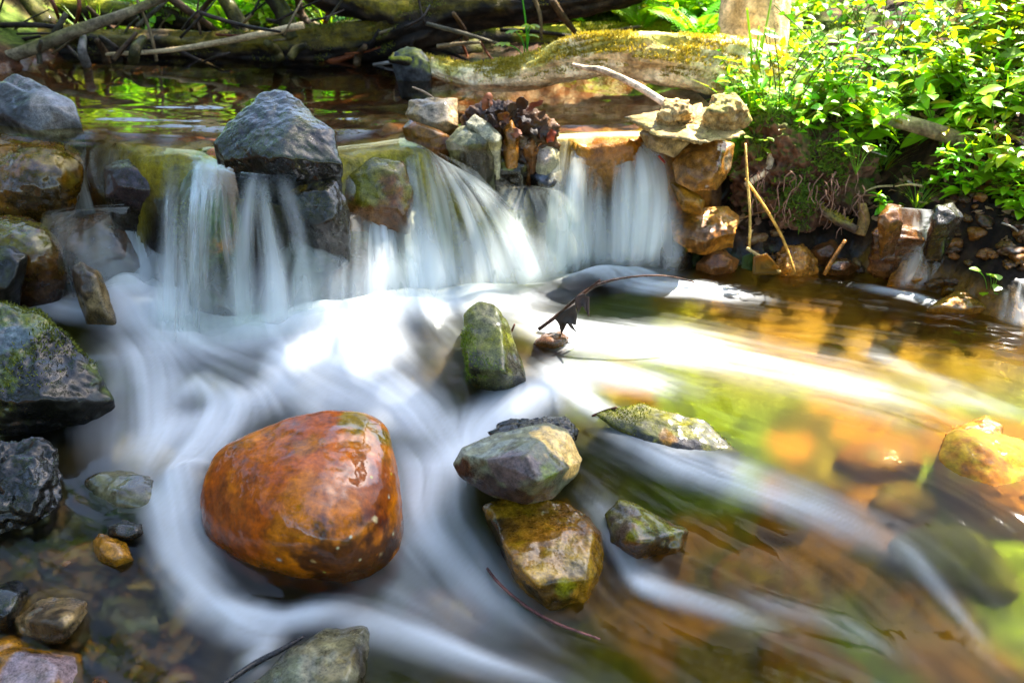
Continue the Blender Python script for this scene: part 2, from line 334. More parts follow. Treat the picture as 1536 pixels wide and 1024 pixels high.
for px_q, py_q, h_q, r_q in ((195, 440, .05, .085), (275, 455, .035, .09), (480, 486, .018, .07), (610, 466, .025, .08), (730, 458, .022, .08), (900, 424, .015, .07)):
    _q = PW(px_q, py_q); zz = zz+h_q*np.exp(-((WX-_q[0])**2+(WY-_q[1])**2*1.4)/r_q**2)      # the boils under the falls
_q = PW(305, 730); zz = zz+.045*np.exp(-((WX-_q[0]+.02)**2+(WY-_q[1])**2)/.06**2)      # water piling up on the upstream flank of the orange boulder
V = np.stack([WX.ravel(), WY.ravel(), zz.ravel()], 1)
o = mk("stream_water", V, gridF(*shp), W_RUN, attrs={"foam": fo.ravel(), "gloss": 1+1.7*ss(.1, -.3, WX).ravel()}); tag(o, "silky white rushing water streaking over the amber stream bed", "water", kind="structure")

# ------------------------------------------------------------------ falls
def catmull(Pq, n):
    Pq = np.asarray(Pq, float); k = len(Pq)
    if k == 2: Pq = np.array([Pq[0], (Pq[0]+Pq[1])/2, Pq[1]]); k = 3
    E = np.vstack([2*Pq[0]-Pq[1], Pq, 2*Pq[-1]-Pq[-2]]); t = np.linspace(0, k-1-1e-6, n); i = t.astype(int); f = (t-i)[:, None]
    a, b, c, d = E[i], E[i+1], E[i+2], E[i+3]
    return .5*(2*b+(c-a)*f+(2*a-5*b+4*c-d)*f*f+(3*b-a-3*c+d)*f**3)
def poly(pts, t):
    pts = np.asarray(pts, float); s = np.concatenate([[0], np.cumsum(np.linalg.norm(np.diff(pts, axis=0), axis=1))]); s /= s[-1]
    return np.stack([np.interp(t, s, pts[:, k]) for k in range(pts.shape[1])], 1)
def fall(label, lip, base, nu=200, nv=80, dens=None, k=9., clear=.35, seed=0, bow=.03, zlip=-.024, fold=.008, power=1.9, thr=0., gain=1.3, top=.15, endz=None, soft=.13, lipfade=.2, foot=.3, layers=4, gap=.012, spray=.55):
    """falling water as a few thin, partly clear sheets one behind another, all in one mesh"""
    La = np.array([PZ(q[0], q[1], zlip) for q in lip]); Ba = np.array([PW(a, b) if endz is None else PZ(a, b, endz) for a, b in base])
    VV = []; FF = []; AA = []; n0 = 0
    for ly in range(layers):
        sd_ = seed+ly*13.7; u = np.linspace(0, 1, nu); v = np.linspace(0, 1.03, nv)
        A = catmull(poly(La, np.linspace(0, 1, 9)), nu); Bq = catmull(poly(Ba, np.linspace(0, 1, 9)), nu); wid = np.linalg.norm(A[-1]-A[0])
        U, Vv = np.meshgrid(u, v, indexing='ij'); uu = U.ravel(); vp = Vv.ravel(); A2 = np.repeat(A, nv, 0); B2 = np.repeat(Bq, nv, 0)
        jit = .06*noise3(np.stack([uu*wid*9, 0*uu, 0*uu+sd_], 1)); pw = power*(1+jit)
        pos = A2.copy(); pos[:, :2] += (B2-A2)[:, :2]*vp[:, None]; pos[:, 2] += (B2-A2)[:, 2]*(.14*vp+.86*vp**pw)
        hor = (B2-A2); hor[:, 2] = 0; hor /= np.maximum(np.linalg.norm(hor, axis=1), 1e-6)[:, None]
        wp = .10*noise3(np.stack([uu*wid*7, vp*1.3, 0*uu+sd_], 1))/max(wid, .05)*.15
        S = np.stack([(uu+wp)*k*wid*2.0, vp*.8, 0*uu+sd_*7.1], 1)
        s1 = fbm(S, 2); s2 = noise3(S*np.array([3.3, 1, 1])+31); s3 = noise3(S*np.array([9, 1.2, 1])+57)
        pos += hor*((fold*s1*2)*ss(0., .5, vp)+bow*np.sin(np.pi*np.clip(vp, 0, 1))-gap*ly*ss(0, .3, vp))[:, None]
        dn = np.interp(uu, *zip(*(dens or [(0, .8), (1, .8)])))
        edge = ss(0, soft, uu+.04*s2)*ss(1, 1-soft, uu+.04*s2)
        a = clear*.7+1.25*gain*(s1+.34*s2+.15*s3-thr)
        a = a*dn*(top+(1-top)*ss(-.02, .65, vp))*(.05+.95*ss(0, lipfade, vp+.06*s1))*edge+foot*dn*ss(.62, .95, vp+.12*s1)*edge
        a = a*ss(1.03, .9, vp+.07*s1)
        if spray and ly == layers-1:        # drops thrown out low in front of the fall
            a = spray*dn*edge*ss(.5, .8, vp+.12*s1)*ss(1.03, .88, vp+.1*s2)*(.7+.5*s1); pos += hor*(.035+.05*ss(.4, 1, vp))[:, None]; pos[:, 2] += .03*ss(.5, 1, vp)
        VV.append(pos); FF.append(gridF(nu, nv)+n0); n0 += len(pos); AA.append(np.clip(a*(.62 if layers > 1 else 1), 0, .9))
    o = mk("waterfall", np.vstack(VV), np.vstack(FF), W_FALL, attrs={"foam": np.concatenate(AA), "gloss": np.ones(n0)}); tag(o, label, "waterfall", kind="structure")
    return o
fall("thin streak of water dropping beside the mossy ledge boulder", [(106, 212), (120, 213), (138, 214)], [(110, 335), (130, 340), (152, 345)], 60, dens=[(0, .4), (.4, .8), (1, .3)], seed=1, clear=.4, endz=-.30)
fall("glassy sheet sliding over the dark block left of the bluish chute", [(140, 214), (200, 218), (262, 224)], [(150, 300), (200, 306), (244, 302)], 120, dens=[(0, .25), (.3, .15), (.7, .3), (1, .2)], seed=21, clear=.3, endz=-.2, top=.3)
fall("white spout dropping from the dark block into the left cascade", [(172, 292), (210, 290), (246, 300)], [(146, 440), (200, 440), (275, 440)], 120, dens=[(0, .35), (.3, .9), (.6, 1.), (1, .5)], seed=22, clear=.62, zlip=-.2, endz=-.43, top=.35, gain=.7)
fall("smooth bluish chute sliding down left of the dark boulder", [(250, 222), (300, 226), (350, 254)], [(235, 500), (320, 512), (400, 505)], 160, dens=[(0, .8), (.25, .45), (.5, .2), (.75, .25), (1, .5)], seed=2, clear=.3, power=1.3, top=.0, gain=.9)
fall("narrow white spout pouring from under the dark boulder", [(362, 258), (400, 262), (442, 262)], [(350, 505), (410, 500), (490, 485)], 150, dens=[(0, .4), (.4, 1.), (.7, .7), (1, .3)], seed=3, clear=.42, top=.5, power=1.4, gain=.9)
fall("glassy veil curling over the lip right of the dark boulder", [(505, 220), (560, 214), (612, 206)], [(508, 310), (565, 305), (628, 296)], 160, dens=[(0, .5), (.3, .5), (.6, .3), (1, .7)], seed=4, clear=.2, gain=1.1, endz=-.18, top=.35)
fall("white lower fall dropping from the greenish shelf rock", [(436, 352), (520, 322), (570, 296), (636, 292)], [(396, 492), (490, 478), (565, 464), (660, 452)], 240, dens=[(0, .3), (.35, .28), (.52, .35), (.62, 1.), (.95, .9), (1, .6)], seed=24, clear=.42, zlip=-.18, gain=1.0, top=.5)
fall("broad main fall fanning out in pale ribbons below the stone heap", [(600, 206), (640, 222), (676, 250)], [(600, 458), (700, 450), (835, 438)], dens=[(0, .8), (.3, 1.), (.7, .95), (1, .6)], seed=5, clear=.5, k=9, gain=.8, power=1.5, top=.3)
fall("small greenish fall under the stone heap", [(738, 278), (780, 276), (832, 284)], [(775, 438), (815, 430), (862, 420)], 120, dens=[(0, .5), (.4, .3), (1, .6)], seed=6, clear=.3, zlip=-.13, endz=-.43)
fall("right fall of separate pale strands below the amber lip", [(838, 201), (900, 198), (992, 196)], [(812, 418), (900, 412), (1012, 404)], dens=[(0, .9), (.25, .7), (.5, .5), (.75, 1.), (1, .9)], seed=8, clear=.2, k=8, gain=1.5, bow=.05)
fall("thin golden film of water sliding over the mossy ledge boulder", [(-60, 204), (20, 203), (106, 208)], [(-60, 330), (30, 330), (108, 325)], 120, dens=[(0, .5), (1, .5)], seed=31, clear=.12, gain=.5, endz=-.30, top=.3, layers=1, foot=.1, spray=0)
fall("soft veil over the pinkish rock under the thin streak at left", [(78, 322), (130, 312), (196, 310)], [(74, 446), (130, 458), (212, 452)], 120, dens=[(0, .3), (.5, .45), (1, .8)], seed=32, clear=.35, gain=.9, zlip=-.125, endz=-.43, top=.2, soft=.42, lipfade=.5, layers=3, spray=.3)
# ------------------------------------------------------------------ stones
_ico = {}
def ico(l):
    if l not in _ico:
        bm = bmesh.new(); bmesh.ops.create_icosphere(bm, subdivisions=l, radius=1)
        _ico[l] = (np.array([v.co for v in bm.verts]), np.array([[v.index for v in f.verts] for f in bm.faces])); bm.free()
    return _ico[l]
def hull_planes(pts):
    bm = bmesh.new()
    for p in pts: bm.verts.new(p)
    bmesh.ops.convex_hull(bm, input=bm.verts); bm.normal_update()
    c = np.mean([f.calc_center_median() for f in bm.faces], axis=0); pl = []
    for f in bm.faces:
        if f.calc_area() < 1e-7: continue
        n = np.array(f.normal); d = float(n@(np.array(f.verts[0].co)-c))
        if d < 0: n, d = -n, -d
        if not any(n@m > .995 and abs(d-e) < .01 for m, e in pl): pl.append((n, max(d, .004)))
    bm.free(); return c, pl
PAL = dict(
    dark=('1a1712', '302a20', '0e0d0b'), grey=('5c6064', '7c7f80', '44474a'), orange=('b05200', 'cc7406', '7a3602'), golden=('8c5c10', 'b07a1c', '54400c'),
    slate=('54563e', '74704e', '46362a'), tan=('a88a58', 'c4a672', '7d6440'), brown=('6b4220', '8a5a28', '452a14'), olive=('5a5a28', '757238', '3c3c1c'),
    ambr=('a86a20', 'c08434', '7a4c14'), soil=('6a4a38', '85604a', '3e2a20'), pale=('a09a78', 'b8b294', '7c7858'))
def rock(label, sil, yb, lean=.12, thick=.2, bulge=.06, ridge=None, p=18, lvl=6, pal='dark', moss=0., mcol='5a6410', wet=.8, disp=.010, ns=7., strata=None,
         blobs=(), down=.10, sh=.72, group=None, mat=None, name="stone", cat="stone", parent=None, gain=1., c3k=.7, sheen=()):
    sil = [tuple(s)+(0,)*(3-len(s)) for s in sil]; a = np.array(sil, float)
    y0, y1 = a[:, 1].min(), a[:, 1].max(); cx, cy = a[:, 0].mean(), a[:, 1].mean()
    fr = lambda py: lean*(y1-py)/max(y1-y0, 1)
    pts = [P(q[0], q[1], yb+fr(q[1])+q[2]) for q in sil]
    if ridge is None: ridge = [(cx+.55*(q[0]-cx), cy+.55*(q[1]-cy), -bulge) for q in sil]
    pts += [P(q[0], q[1], yb+fr(q[1])+q[2]) for q in ridge]
    bk = np.array([P(q[0], q[1], yb+fr(q[1])+q[2]+thick) for q in sil]); bc = bk.mean(0); pts += list(bc+(bk-bc)*sh)
    pts += [P(q[0], q[1], yb+fr(q[1])+q[2]+.03)-np.array([0, 0, down]) for q in sil if q[1] > y0+.6*(y1-y0)]
    c, pl = hull_planes(pts); U, F = ico(lvl)
    acc = np.zeros(len(U)); p = 20 if p == 9.2 else p*3.2 if p > 11 else p
    for n, d in pl: acc += np.maximum(0, U@n/d)**p
    r = acc**(-1/p)*(1+(.45 if p > 21 else .8 if p > 11 else 1.1)/p); sd = abs(hash_(label)) % 97*1.37
    V = U*r[:, None]; size = np.mean(r); q = (V+c)+sd
    V = V+U*(disp*(fbm(q*ns, 4)+.35*fbm(q*ns*4.5, 3)))[:, None]
    if strata:
        ax, fq, am = strata; ax = np.array(ax, float); ax /= np.linalg.norm(ax)
        t = (V@ax)*fq+.45*fbm(q*5, 3); saw = t-np.floor(t); V = V+U*(am*(ss(0, .8, saw)-ss(.8, 1, saw)-.4))[:, None]
    W = V+c; N = vnorm(V, F); q = W+sd
    n1 = fbm(q*5, 4); n2 = fbm(q*13, 4); n3 = fbm(q*40, 3); c1, c2, c3 = (hx(h) for h in PAL[pal])
    col = lerp(c1, c2, ss(-.3, .3, n1)); col = lerp(col, c3, ss(.05, .45, n2)*c3k); col = col*(gain*(1+.4*n3))[:, None]
    if moss:
        m = np.clip(moss*ss(-.1, .6, N[:, 2]+.5*n2)*ss(-.35, .25, n1+.6*n3), 0, 1); col = lerp(col, hx(mcol)*(1+.5*n3)[:, None], m)
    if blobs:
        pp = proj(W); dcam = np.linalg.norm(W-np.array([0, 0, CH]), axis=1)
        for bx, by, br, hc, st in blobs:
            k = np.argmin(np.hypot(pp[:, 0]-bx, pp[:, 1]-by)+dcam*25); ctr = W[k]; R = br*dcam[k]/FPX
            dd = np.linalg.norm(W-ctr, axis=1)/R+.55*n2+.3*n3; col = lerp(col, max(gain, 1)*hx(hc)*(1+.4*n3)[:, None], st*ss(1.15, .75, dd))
    col = col*.62                       # wet stone is darker than dry
    wv = np.clip(wet+.35*n2, 0, 1)
    if yb < 2.12 and np.max(W[:, 2]-zlow(W[:, 0], W[:, 1])) > .035:              # a soaked dark rim just above the water
        band = ss(.05, .015, W[:, 2]-zlow(W[:, 0], W[:, 1])+.03*n2); col = col*(1-.5*band)[:, None]; wv = np.maximum(wv, band)
    if sheen:           # where a continuous film of water stands on the stone
        pp = proj(W); dcam = np.linalg.norm(W-np.array([0, 0, CH]), axis=1)
        for bx, by, br in sheen:
            k = np.argmin(np.hypot(pp[:, 0]-bx, pp[:, 1]-by)+dcam*25); dd = np.linalg.norm(W-W[k], axis=1)/(br*dcam[k]/FPX)+.5*n2+.3*n3
            wv = np.maximum(wv, 1.35*ss(1.1, .95, dd))
    base = np.array([c[0], c[1], W[:, 2].min()])
    o = mk(name, W, F, mat or STONE, col=col, attrs={"wet": wv}, origin=base)
    if cat: tag(o, label, cat, group)
    if parent: o.parent = parent
    return o
def hash_(s):
    h = 7
    for ch in s: h = (h*31+ord(ch)) % 1000003
    return h
yw = lambda px, py: float(PW(px, py)[1])
yz = lambda px, py, z: float(PZ(px, py, z)[1])

# boulders on the lip
rock("blue grey boulder at the far left of the lip, half in the pool", [(-30, 170), (-20, 130), (22, 112), (50, 118), (112, 152), (122, 186), (60, 192)], yz(60, 194, 0), .16, .22, .04,
     ridge=[(10, 150, -.02), (80, 160, -.05), (30, 125, 0)], pal='grey', gain=.58, wet=.6, blobs=[(20, 160, 26, '2a2c30', .8), (80, 150, 30, '8f8a86', .6)], strata=((.3, .2, 1), 14, .008))
rock("large dark wet boulder with a grey peak on the middle of the lip", [(318, 215), (345, 180), (392, 138), (425, 136), (462, 165), (500, 200), (512, 245), (470, 256), (400, 252), (335, 240)], yz(410, 252, -.02), .20, .22, .05,
     ridge=[(385, 190, -.05), (440, 182, -.07), (478, 196, -.05), (425, 235, -.09), (350, 205, -.03), (410, 146, 0)], p=26, pal='dark', wet=.95, moss=.3, mcol='5a6030', lvl=7, gain=.3,
     blobs=[(410, 160, 34, '4a5156', .75), (458, 175, 24, '56582e', .8), (385, 180, 16, '343a40', .7)])  # grey-blue blobs put the sky's reflection into the colour of the peak
rock("rounded mossy ledge boulder at left with a thin film of water", [(-60, 300), (-60, 205), (0, 196), (70, 198), (118, 220), (128, 265), (100, 300), (40, 318)], yz(40, 318, -.2), .22, .25, .07,
     p=7, pal='golden', wet=1., moss=.7, mcol='6a5c10', disp=.014, mat=SMOOTH, gain=.5, blobs=[(40, 210, 40, '8a6420', .6), (60, 295, 40, '2e2412', .8)])
rock("smooth brown and olive boulder below the ledge at far left", [(-40, 420), (-40, 335), (20, 322), (60, 330), (92, 365), (92, 395), (60, 420)], yz(40, 425, -.34), .14, .2, .06, p=6, pal='brown', moss=.9, mcol='5a5408', wet=1., mat=SMOOTH, gain=.5)
rock("small black rock leaning on the smooth brown boulder at left edge", [(-30, 450), (-30, 372), (20, 370), (40, 385), (34, 420), (10, 455)], yz(10, 455, -.36), .08, .12, .03, pal='dark', moss=.5, mcol='3c4410', wet=.7, lvl=5)
rock("pointed brown stone standing in the left cascade", [(108, 400), (122, 392), (148, 405), (160, 450), (182, 500), (130, 490), (112, 430)], yw(150, 490), .08, .14, .03, p=24, pal='tan', gain=.6, wet=.8, blobs=[(118, 415, 26, '3a2c26', .8)], lvl=5)
rock("pale pinkish rock slope under the thin left fall", [(70, 350), (110, 326), (170, 318), (205, 345), (210, 400), (120, 420), (75, 380)], yz(150, 420, -.36)+.05, .16, .2, .04, pal='brown', wet=1., blobs=[(150, 360, 60, '54402e', .6)], lvl=5, mat=SMOOTH, gain=.5)
rock("dark purple brown block under the lip left of the boulder", [(150, 250), (175, 236), (235, 240), (245, 280), (232, 300), (160, 292)], yz(200, 300, -.16), .08, .18, .03, pal='dark', wet=.9, blobs=[(200, 268, 40, '3a2a30', .6)], lvl=5)
rock("mossy green and amber rock hump inside the bluish chute", [(262, 300), (300, 225), (345, 238), (372, 330), (372, 470), (300, 470), (268, 390)], yz(330, 470, -.40), .26, .25, .03, p=9, pal='olive', gain=.6, wet=.95, moss=.7, mcol='3c4c06', mat=SMOOTH,
     blobs=[(325, 232, 20, 'a8571a', .8), (340, 360, 22, 'b06a1c', .7), (330, 330, 34, '4d6a08', .7), (350, 430, 40, '3c2e18', .8)])
rock("black wet rock jutting from the falls below the dark boulder", [(425, 300), (440, 268), (500, 262), (524, 300), (520, 345), (470, 360), (432, 345)], yz(470, 360, -.24)-.11, .08, .16, .05, p=24, pal='dark', wet=1., moss=.35, mcol='4c4a10', gain=.7, blobs=[(448, 280, 14, '5c4c14', .7)])
rock("dark brown rock face behind the middle strands", [(360, 380), (400, 350), (560, 330), (600, 400), (590, 470), (380, 480)], yw(480, 470)+.10, .12, .2, .03, pal='brown', wet=.9, gain=.55, lvl=6, down=.05, blobs=[(540, 280, 40, '5a5c10', .7)])
rock("greenish brown shelf rock under the right of the lip fall", [(500, 262), (560, 235), (606, 240), (620, 290), (610, 330), (520, 325)], yz(560, 330, -.2), .1, .18, .03, pal='brown', moss=.9, mcol='5d6010', wet=.95, gain=.8, lvl=5, blobs=[(545, 285, 22, '6a6c0c', .8)])
rock("dark green rock wall behind the right strands", [(835, 260), (870, 225), (985, 222), (1000, 300), (990, 390), (850, 395)], yz(920, 400, -.42)+.10, .10, .2, .02, pal='dark', moss=.6, mcol='3a4410', wet=.9, gain=.8, lvl=6, down=.03)
# heap of stones in the middle of the lip
rock("flat topped tan grey stone crowning the heap on the lip", [(612, 150), (650, 146), (686, 148), (688, 190), (660, 198), (630, 186), (608, 172)], yz(650, 212, -.03), .08, .13, .03, p=30, pal='tan', wet=.45, gain=.8, blobs=[(650, 165, 26, '8a8478', .7)], lvl=6, down=.02)
rock("brown wedge of stone under the flat tan grey stone", [(600, 190), (615, 178), (660, 196), (672, 205), (650, 214), (618, 208)], yz(640, 216, -.03), .04, .1, .03, pal='brown', wet=.8, lvl=5, blobs=[(640, 203, 18, '7a5a1c', .6)])
rock("blunt grey green stone facing the camera in the heap", [(668, 212), (690, 190), (722, 180), (740, 192), (742, 240), (728, 262), (690, 240)], yz(705, 262, -.10), .07, .13, .03, ridge=[(700, 200, -.03), (735, 200, -.03), (690, 218, -.04), (728, 222, -.04)], p=26, pal='slate', wet=.7, moss=.3, mcol='5a5c20', lvl=6, blobs=[(715, 250, 36, '2c261e', .8), (700, 205, 22, '6a6e54', .7)])
rock("pale yellow green stone behind the grey green stone in the heap", [(698, 182), (712, 171), (738, 184), (752, 205), (750, 225), (720, 215)], yz(730, 226, -.04)-.02, .05, .09, .02, pal='pale', wet=.6, lvl=5, p=28)
rock("upright rust brown stone wedged in the leaf pile", [(752, 190), (768, 175), (778, 200), (776, 228), (760, 230)], yz(765, 232, -.05), .05, .07, .02, pal='ambr', wet=.8, lvl=5, gain=.7)
rock("brown pointed stone right of the leaf pile", [(780, 222), (800, 200), (808, 225), (800, 234)], yz(795, 234, -.06), .04, .07, .02, pal='brown', wet=.6, lvl=5)
rock("split grey pink stone at the right end of the heap", [(800, 225), (812, 205), (838, 222), (840, 240), (820, 252), (808, 245)], yz(822, 255, -.10), .05, .1, .02, pal='pale', wet=.7, lvl=5, p=26, blobs=[(822, 212, 12, '4a4440', .7), (815, 236, 12, 'a8949a', .6)])
rock("dark flat stone with a mossy edge below the leaf pile", [(735, 236), (755, 226), (785, 230), (795, 245), (785, 268), (740, 262)], yz(765, 272, -.13), .06, .12, .02, pal='dark', moss=.9, mcol='6a6c10', wet=.9, lvl=5, p=26)
rock("bluish dark block under the split grey pink stone", [(796, 262), (808, 252), (842, 256), (844, 275), (830, 288), (802, 280)], yz(822, 292, -.17), .05, .12, .02, pal='dark', wet=.9, lvl=5, p=26, blobs=[(812, 262, 10, '5f6c80', .7), (835, 262, 12, '6a5a20', .6)])
# mid stream
rock("tall mossy boulder splitting the white water below the falls", [(690, 505), (694, 470), (716, 453), (740, 456), (762, 480), (774, 515), (789, 570), (760, 580), (715, 575), (700, 545)], yw(745, 580), .14, .16, .04,
     ridge=[(752, 490, -.03), (758, 560, -.06), (705, 548, -.05), (735, 470, 0), (720, 510, -.03)], p=20, pal='olive', moss=.5, mcol='6a7008', wet=.9, lvl=6, blobs=[(752, 505, 26, '7a7a0a', .8), (705, 555, 22, '1e1c18', .8), (775, 550, 26, '4a443e', .8), (725, 480, 26, '6c6a50', .5)])
rock("small dark stone just breaking the foam beside the tall mossy boulder", [(798, 515), (815, 500), (840, 498), (854, 512), (840, 524)], yw(828, 524), .05, .08, .02, p=8, pal='brown', wet=.9, lvl=5, gain=.7)
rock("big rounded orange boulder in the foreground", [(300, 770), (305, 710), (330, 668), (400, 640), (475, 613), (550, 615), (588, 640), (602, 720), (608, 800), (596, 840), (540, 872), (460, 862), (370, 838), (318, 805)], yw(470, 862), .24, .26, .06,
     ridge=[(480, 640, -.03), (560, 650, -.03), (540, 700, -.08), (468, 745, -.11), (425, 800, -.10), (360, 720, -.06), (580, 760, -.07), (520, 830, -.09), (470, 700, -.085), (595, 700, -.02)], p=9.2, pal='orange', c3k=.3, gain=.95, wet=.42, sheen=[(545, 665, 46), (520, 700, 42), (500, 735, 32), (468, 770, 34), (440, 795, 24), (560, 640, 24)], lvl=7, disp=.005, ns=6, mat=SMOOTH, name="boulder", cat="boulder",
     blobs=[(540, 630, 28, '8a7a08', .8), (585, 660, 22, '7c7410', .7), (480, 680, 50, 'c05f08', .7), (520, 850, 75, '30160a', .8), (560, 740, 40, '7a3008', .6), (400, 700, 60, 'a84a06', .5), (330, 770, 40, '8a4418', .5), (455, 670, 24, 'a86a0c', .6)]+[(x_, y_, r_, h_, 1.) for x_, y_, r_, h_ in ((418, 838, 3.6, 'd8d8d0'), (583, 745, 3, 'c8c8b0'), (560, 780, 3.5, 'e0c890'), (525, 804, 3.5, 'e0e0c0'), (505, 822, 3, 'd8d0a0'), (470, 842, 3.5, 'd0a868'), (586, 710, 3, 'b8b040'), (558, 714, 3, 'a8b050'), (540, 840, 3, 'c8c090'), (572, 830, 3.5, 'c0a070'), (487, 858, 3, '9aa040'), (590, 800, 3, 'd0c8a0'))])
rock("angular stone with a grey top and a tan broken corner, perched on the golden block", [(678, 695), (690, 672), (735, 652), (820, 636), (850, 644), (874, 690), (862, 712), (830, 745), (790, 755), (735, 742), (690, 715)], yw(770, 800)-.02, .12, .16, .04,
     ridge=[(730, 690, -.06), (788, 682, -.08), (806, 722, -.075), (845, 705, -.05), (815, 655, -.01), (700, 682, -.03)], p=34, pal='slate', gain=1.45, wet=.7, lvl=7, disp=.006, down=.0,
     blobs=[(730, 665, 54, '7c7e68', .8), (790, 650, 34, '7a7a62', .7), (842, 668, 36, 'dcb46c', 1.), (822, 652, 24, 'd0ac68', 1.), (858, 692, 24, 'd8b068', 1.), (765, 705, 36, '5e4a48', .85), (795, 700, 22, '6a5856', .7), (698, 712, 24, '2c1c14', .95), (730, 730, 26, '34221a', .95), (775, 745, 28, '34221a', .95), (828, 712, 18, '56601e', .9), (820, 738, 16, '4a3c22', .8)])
rock("black rough rock rim behind the tan cornered stone", [(735, 650), (770, 632), (820, 624), (850, 624), (866, 645), (862, 668), (830, 660)], yw(800, 760)+.12, .06, .1, .02, pal='dark', wet=.9, lvl=6, disp=.018, ns=14, gain=.6)
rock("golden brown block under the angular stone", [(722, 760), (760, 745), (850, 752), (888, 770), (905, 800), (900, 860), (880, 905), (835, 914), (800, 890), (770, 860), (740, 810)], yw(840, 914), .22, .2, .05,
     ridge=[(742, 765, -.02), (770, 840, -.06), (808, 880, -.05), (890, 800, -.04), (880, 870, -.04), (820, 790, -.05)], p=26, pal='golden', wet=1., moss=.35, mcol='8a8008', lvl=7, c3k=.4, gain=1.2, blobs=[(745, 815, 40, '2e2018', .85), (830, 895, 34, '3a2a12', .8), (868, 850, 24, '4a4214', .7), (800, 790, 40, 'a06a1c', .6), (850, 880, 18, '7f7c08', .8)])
rock("dark triangular stone with a yellow mossy edge right of the golden block", [(905, 770), (925, 748), (950, 752), (1000, 785), (1033, 796), (1020, 825), (960, 835), (915, 812)], yw(975, 835), .1, .14, .03,
     ridge=[(945, 775, -.03), (958, 812, -.05), (1010, 800, -.02)], p=30, pal='brown', wet=.9, moss=.8, mcol='7c8008', lvl=6, blobs=[(925, 785, 30, '6a5c50', .7), (985, 820, 30, '2e2616', .8)])
rock("flat olive slab with a black broken front edge, awash right of centre", [(895, 622), (960, 605), (1060, 632), (1085, 660), (1108, 680), (1060, 688), (985, 668), (930, 645)], yw(1010, 684), .14, .12, .01,
     p=30, pal='olive', wet=.9, moss=.8, mcol='7a7414', lvl=6, disp=.008, blobs=[(960, 662, 26, '241f1e', .9), (1040, 682, 34, '3a3238', .9), (1000, 672, 26, '2a2422', .9), (1000, 655, 14, 'a87414', .8)], down=.05)
rock("wedge of golden stone breaking the surface at the right edge", [(1415, 650), (1440, 632), (1480, 622), (1500, 640), (1505, 662), (1460, 672)], yw(1470, 672), .08, .12, .02, p=28, pal='ambr', wet=.8, lvl=6, strata=((.3, .6, .6), 26, .004))
rock("long amber boulder lying under the water at the right edge", [(1400, 700), (1430, 645), (1500, 650), (1570, 690), (1570, 790), (1520, 795), (1450, 760)], yw(1500, 790)+.05, .2, .2, .02, p=8, pal='ambr', wet=.0, gain=.7, moss=.6, mcol='7c7410', lvl=6, mat=SMOOTH, down=.12)
# left bank and foreground
rock("big mossy black boulder at the left edge", [(-90, 640), (-80, 470), (-10, 452), (30, 470), (62, 466), (100, 510), (150, 560), (174, 600), (150, 635), (60, 665), (0, 675)], yw(120, 650), .22, .3, .08,
     ridge=[(40, 490, -.03), (30, 540, -.05), (60, 600, -.1), (130, 600, -.05), (90, 520, -.02), (-20, 600, -.08), (-30, 500, -.02)], p=22, pal='dark', wet=.75, moss=1., mcol='4a5410', gain=.8, lvl=7, disp=.016,
     blobs=[(5, 505, 30, '4a5a6a', .8), (60, 480, 22, '7a7a14', .7), (100, 620, 50, '1a1a12', .7)])
rock("dark layered rock under the big mossy boulder", [(-60, 700), (0, 672), (70, 660), (82, 680), (60, 730), (70, 760), (30, 795), (-60, 800)], yw(40, 800), .16, .2, .03, p=24, pal='dark', moss=.6, mcol='34380e', wet=.8, lvl=6, strata=((.2, -.3, 1), 34, .008), disp=.02, ns=16)
rock("smooth hump of rock veiled by the cascade left of centre", [(250, 620), (258, 575), (300, 560), (350, 575), (386, 605), (370, 632), (300, 642)], yw(310, 642)+.14, .06, .16, .03, p=7, pal='olive', wet=.9, lvl=6, mat=SMOOTH, gain=.9, blobs=[(275, 610, 22, '3a3034', .7)])
rock("oval dark stone under the water at left", [(120, 735), (135, 710), (190, 705), (240, 725), (262, 760), (230, 775), (160, 768)], yw(190, 775)+.02, .1, .14, .02, p=7, pal='slate', wet=.9, lvl=5, mat=SMOOTH, gain=.8)
rock("pale oval stone under the white water at left", [(165, 690), (190, 655), (250, 660), (275, 690), (250, 722), (190, 720)], yw(220, 715)+.04, .1, .14, .01, p=7, pal='tan', wet=.9, lvl=5, mat=SMOOTH, gain=.8)
rock("jagged black stone at the foot of the cascade at left", [(160, 790), (185, 780), (215, 784), (222, 800), (190, 812), (165, 806)], yw(190, 810), .05, .08, .02, p=28, pal='dark', wet=1., lvl=5)
rock("wet brown and yellow pebble below the jagged black stone", [(135, 815), (150, 800), (185, 812), (200, 838), (175, 850), (145, 838)], yw(168, 850), .06, .08, .02, p=12, pal='golden', wet=1., lvl=5)
rock("tan topped stone lying in still water at lower left", [(20, 925), (55, 888), (100, 882), (140, 892), (135, 915), (100, 945), (70, 965), (30, 950)], yw(75, 965), .12, .14, .03, ridge=[(40, 930, -.03), (95, 935, -.05), (120, 905, -.02)], p=30, pal='tan', wet=.7, lvl=6, strata=((0, .2, 1), 30, .006), blobs=[(65, 950, 34, '33251a', .85), (60, 912, 18, '4a3a30', .7)])
rock("brown slab with a wet grey face at the bottom left corner", [(-40, 965), (20, 958), (118, 985), (120, 1010), (100, 1060), (-40, 1060)], yw(60, 1060), .14, .16, .03, p=26, pal='golden', wet=1., lvl=6, blobs=[(50, 1010, 50, '877a86', .8)])
rock("dark rock behind the tan topped stone at left edge", [(-30, 930), (-20, 872), (25, 868), (46, 885), (30, 915), (5, 940)], yw(10, 940), .1, .12, .03, pal='dark', wet=.9, moss=.5, mcol='4a5018', lvl=5)
